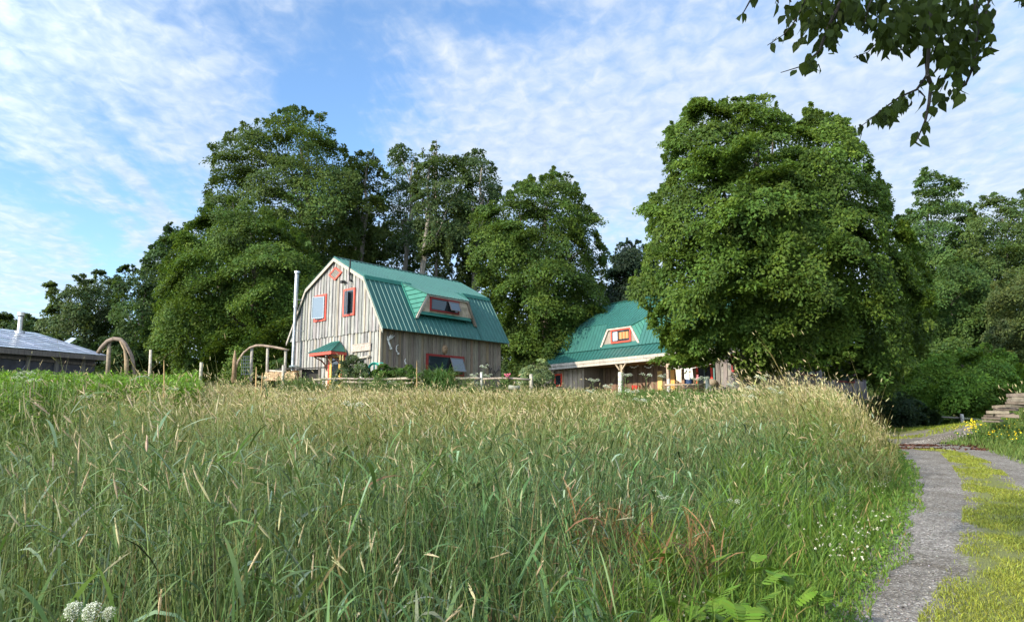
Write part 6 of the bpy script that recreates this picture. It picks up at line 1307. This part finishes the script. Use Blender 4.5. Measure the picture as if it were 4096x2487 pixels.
# ------------------------------------------------------------------ porch life
def hp(px, py, s): P = hit(px, py, HC + hg * s, -hg); return P
line = MB(); LY = .30
pts = [hp(x, y, LY) for x, y in ((2676, 1466), (2690, 1471), (2710, 1473), (2745, 1474), (2775, 1471), (2805, 1465), (2850, 1453))]; line.tube(pts, .012, 5, (.75, .72, .66))
tag(line.build('clothesline', M_CLOTH), 'sagging washing line strung from the right porch post', 'clothesline')
def cloth(name, label, corners, c, s=LY, cat='laundry'):
    """corners in pixels: top-left, top-right, bottom-right, bottom-left"""
    mb = MB(); nx, nz = 10, 12; vs = []
    for j in range(nz + 1):
        for i in range(nx + 1):
            a, b_ = i / nx, j / nz; px = (corners[0][0] * (1 - a) + corners[1][0] * a) * (1 - b_) + (corners[3][0] * (1 - a) + corners[2][0] * a) * b_
            py = (corners[0][1] * (1 - a) + corners[1][1] * a) * (1 - b_) + (corners[3][1] * (1 - a) + corners[2][1] * a) * b_
            P = hp(px, py, s) + hg * (.025 * math.sin(a * 13 + b_ * 1.5) * (.4 + b_)); vs.append(P)
    n_ = len(vs); fs_ = [(j * (nx + 1) + i, j * (nx + 1) + i + 1, (j + 1) * (nx + 1) + i + 1, (j + 1) * (nx + 1) + i) for j in range(nz) for i in range(nx)]
    vb_ = [P + hg * .012 for P in vs]; m = MB(); m.add([tuple(p) for p in vs] + [tuple(p) for p in vb_], fs_ + [tuple(n_ + q for q in f[::-1]) for f in fs_], c)
    return tag(m.build(name, M_CLOTH, None, True), label, cat, 'laundry on the porch line')
cloth('towel', 'beige towel with a pointed lower hem on the washing line', [(2702, 1472), (2725, 1474), (2724, 1530), (2704, 1518)], (.62, .55, .42))
cloth('shirt', 'white rectangular cloth in the middle of the washing line', [(2737, 1474), (2757, 1473), (2756, 1518), (2737, 1514)], (.80, .76, .70))
cloth('shirt', 'narrow white cloth hanging in two points, right end of the laundry', [(2758, 1473), (2768, 1471), (2772, 1515), (2760, 1508)], (.78, .75, .70))
bj = MB(); c0 = hp(2755, 1534, .9); bz0 = c0[2] - .35
pts = [(.15, 0), (.19, .02), (.21, .3), (.22, .62), (.20, .66)]; bj.lathe(pts, (c0[0], c0[1], bz0), 18, (.02, .05, .13)); tag(bj.build('blue_barrel', M_PAINT), 'dark blue plastic barrel under the white laundry', 'barrel')
# string lights
sl2 = MB(); ball = MB()
for x0, x1, y0, y1, dp in ((2520, 2552, 1462, 1459, 7), (2580, 2612, 1462, 1457, 9), (2636, 2668, 1457, 1456, 4), (2694, 2735, 1451, 1452, 12), (2757, 2785, 1445, 1442, 6)):
    k = 8; pp = [hp(x0 + (x1 - x0) * i / k, y0 + (y1 - y0) * i / k + dp * (1 - (2 * i / k - 1) ** 2), .7) for i in range(k + 1)]; sl2.tube(pp, .010, 5, (.42, .38, .33))
    for i in (0, 2, 4, 6, 8): ball.lathe([(.008, -.075), (.028, -.05), (.026, -.02), (.012, 0)], pp[i], 8, (.7, .68, .6))
lo_ = thing('string_lights', 'unlit string lights looped under the porch ceiling', 'string lights'); sl2.build('cable', M_DULL, lo_); ball.build('bulbs', M_PETAL, lo_)
# grill
gr = thing('kettle_grill', 'covered barbecue grill with rounded tan lid at the porch end', 'grill'); c0 = hp(2843, 1535, .25); c0[2] = HC[2] + HZ + .35; X0, Y0 = c0[0], c0[1]; zt_ = hp(2843, 1518, .25)[2]
a = MB(); a.lathe([(.10, 0), (.26, .06), (.33, .16), (.33, .26), (.25, .36), (.08, .42)], (X0, Y0, zt_ - .38), 18, (.30, .24, .17)); a.build('lid', M_DULL, gr, True)
a = MB(); a.box((X0 - .34, Y0 - .2, zt_ - .8), (X0 + .34, Y0 + .2, zt_ - .24), (.02, .02, .02)); a.build('body', M_DULL, gr)
for sx_ in (-.3, .3): a = MB(); a.tube([(X0 + sx_, Y0, zt_ - .8), (X0 + sx_ * 1.1, Y0, gz(X0, Y0) - .05)], .02, 6, (.03, .03, .03)); a.build('leg', M_DULL, gr)
# bench with yellow seat board
bn = thing('bench', 'rough wooden bench with a yellow board, below the laundry', 'bench'); p0, p1 = at(2735, 1580, 28.9), at(2795, 1580, 28.9)
a = MB(); a.box((p0[0], p0[1] - .15, p0[2] - .04), (p1[0], p1[1] + .15, p0[2] + .02), (.62, .44, .05)); a.build('seat', M_PAINT, bn)
for px in (2742, 2788): q = at(px, 1584, 28.9); a = MB(); a.box((q[0] - .04, q[1] - .12, gz(q[0], q[1]) - .1), (q[0] + .04, q[1] + .12, p0[2] - .041), (.30, .22, .15)); a.build('leg', M_LOG, bn)
ch_ = thing('red_chair', 'red slatted chair standing on the porch between the posts', 'chair'); c0 = hp(2547, 1530, 1.2); c0[2] = HC[2] + HZ + .3; cx, cy, cz = c0
def cb(nm, a0, b0__): q = MB(); q.box(a0, b0__, (.65, .05, .035)); q.build(nm, M_PAINT, ch_)
cb('seat', (cx - .25, cy - .25, cz + .40), (cx + .25, cy + .25, cz + .44)); q = MB()
for k in range(5): q.box((cx - .24 + k * .10, cy + .22, cz + .445), (cx - .16 + k * .10, cy + .245, cz + 1.0), (.65, .05, .035))
q.build('backrest', M_PAINT, ch_)
for sx_ in (-.22, .19):
    for sy_ in (-.22, .16): cb('leg', (cx + sx_, cy + sy_, cz), (cx + sx_ + .04, cy + sy_ + .04, cz + .399))
# green hose on its reel by the barn corner
hs_ = thing('hose_reel', 'turquoise garden hose coiled on a stand at the near barn corner', 'hose'); c0 = at(1497, 1452, 31.0); a = MB(); X0, Y0, Z0 = c0
for k in range(5):
    r_ = .20 - .012 * k; a.tube([(X0 + r_ * 1.3 * math.cos(w), Y0 + .02 * k, Z0 - .25 + r_ * 1.4 * math.sin(w)) for w in np.linspace(0, 6.2832, 22)], .016, 6, (.05, .42, .32))
a.tube([(X0 + .1, Y0, Z0), (X0 + .35, Y0, Z0 + .02), (X0 + .45, Y0, Z0 - .15)], .016, 6, (.05, .42, .32)); a.build('coil', M_PAINT, hs_, True)
a = MB(); a.tube([(X0, Y0 + .05, Z0 - .05), (X0, Y0 + .05, gz(X0, Y0) - .1)], .03, 6, (.04, .30, .24)); a.build('stand', M_PAINT, hs_)
vp = MB(); c0 = at(1363, 1470, 31.6)
# string of yellow leaves/beads beside the door
for px, lab in ((1361, 'string of pale yellow beads hanging down the right door jamb'), (1372, 'second, thinner string of pale beads right of the first')):
    v_ = MB(); k = 0; py = 1422
    while py < 1500:
        p = at(px + random.uniform(-.6, .6), py, 32.6); v_.lathe([(.008, -.03), (.032, -.012), (.030, .012), (.008, .03)], p, 8, jit((.50, .42, .16), .15)); py += 4.2
    p0, p1 = at(px, 1416, 32.6), at(px, 1502, 32.6); v_.tube([p0, p1], .005, 4, (.3, .25, .1)); tag(v_.build('bead_string', M_PAINT), lab, 'decoration')
# power line through the wood on the right
pw = MB(); pw.tube([at(x, y, 49) for x, y in ((3880, 1200), (3960, 1214), (4060, 1222), (4160, 1224))], .02, 5, (.05, .05, .05)); tag(pw.build('overhead_cable', M_DULL), 'thin dark cable strung in front of the woodland on the right', 'cable')

# ------------------------------------------------------------------ put each thing's origin at its base, then leave the geometry where it is
def settle(o):
    pts = []
    def rec(q):
        if q.type == 'MESH' and len(q.data.vertices):
            n = len(q.data.vertices); co = np.empty(n * 3, np.float32); q.data.vertices.foreach_get('co', co); co = co.reshape(-1, 3); pts.append(NP([co[:, 0].mean(), co[:, 1].mean(), co[:, 2].min()]))
        for ch in q.children: rec(ch)
    rec(o)
    if not pts: return
    c = pts[-1] if o['category'] == 'tree' else NP(pts).mean(0); c[2] = min(p[2] for p in pts)
    o.location = Vector(c); inv = Vector(-c)
    for ch in o.children: ch.location = inv
for o in list(scn.objects):
    if o.type == 'EMPTY' and o.parent is None and o.children and o.location.length < 1e-6: settle(o)
print('objects', len(scn.objects), 'faces', sum(len(m.polygons) for m in bpy.data.meshes))
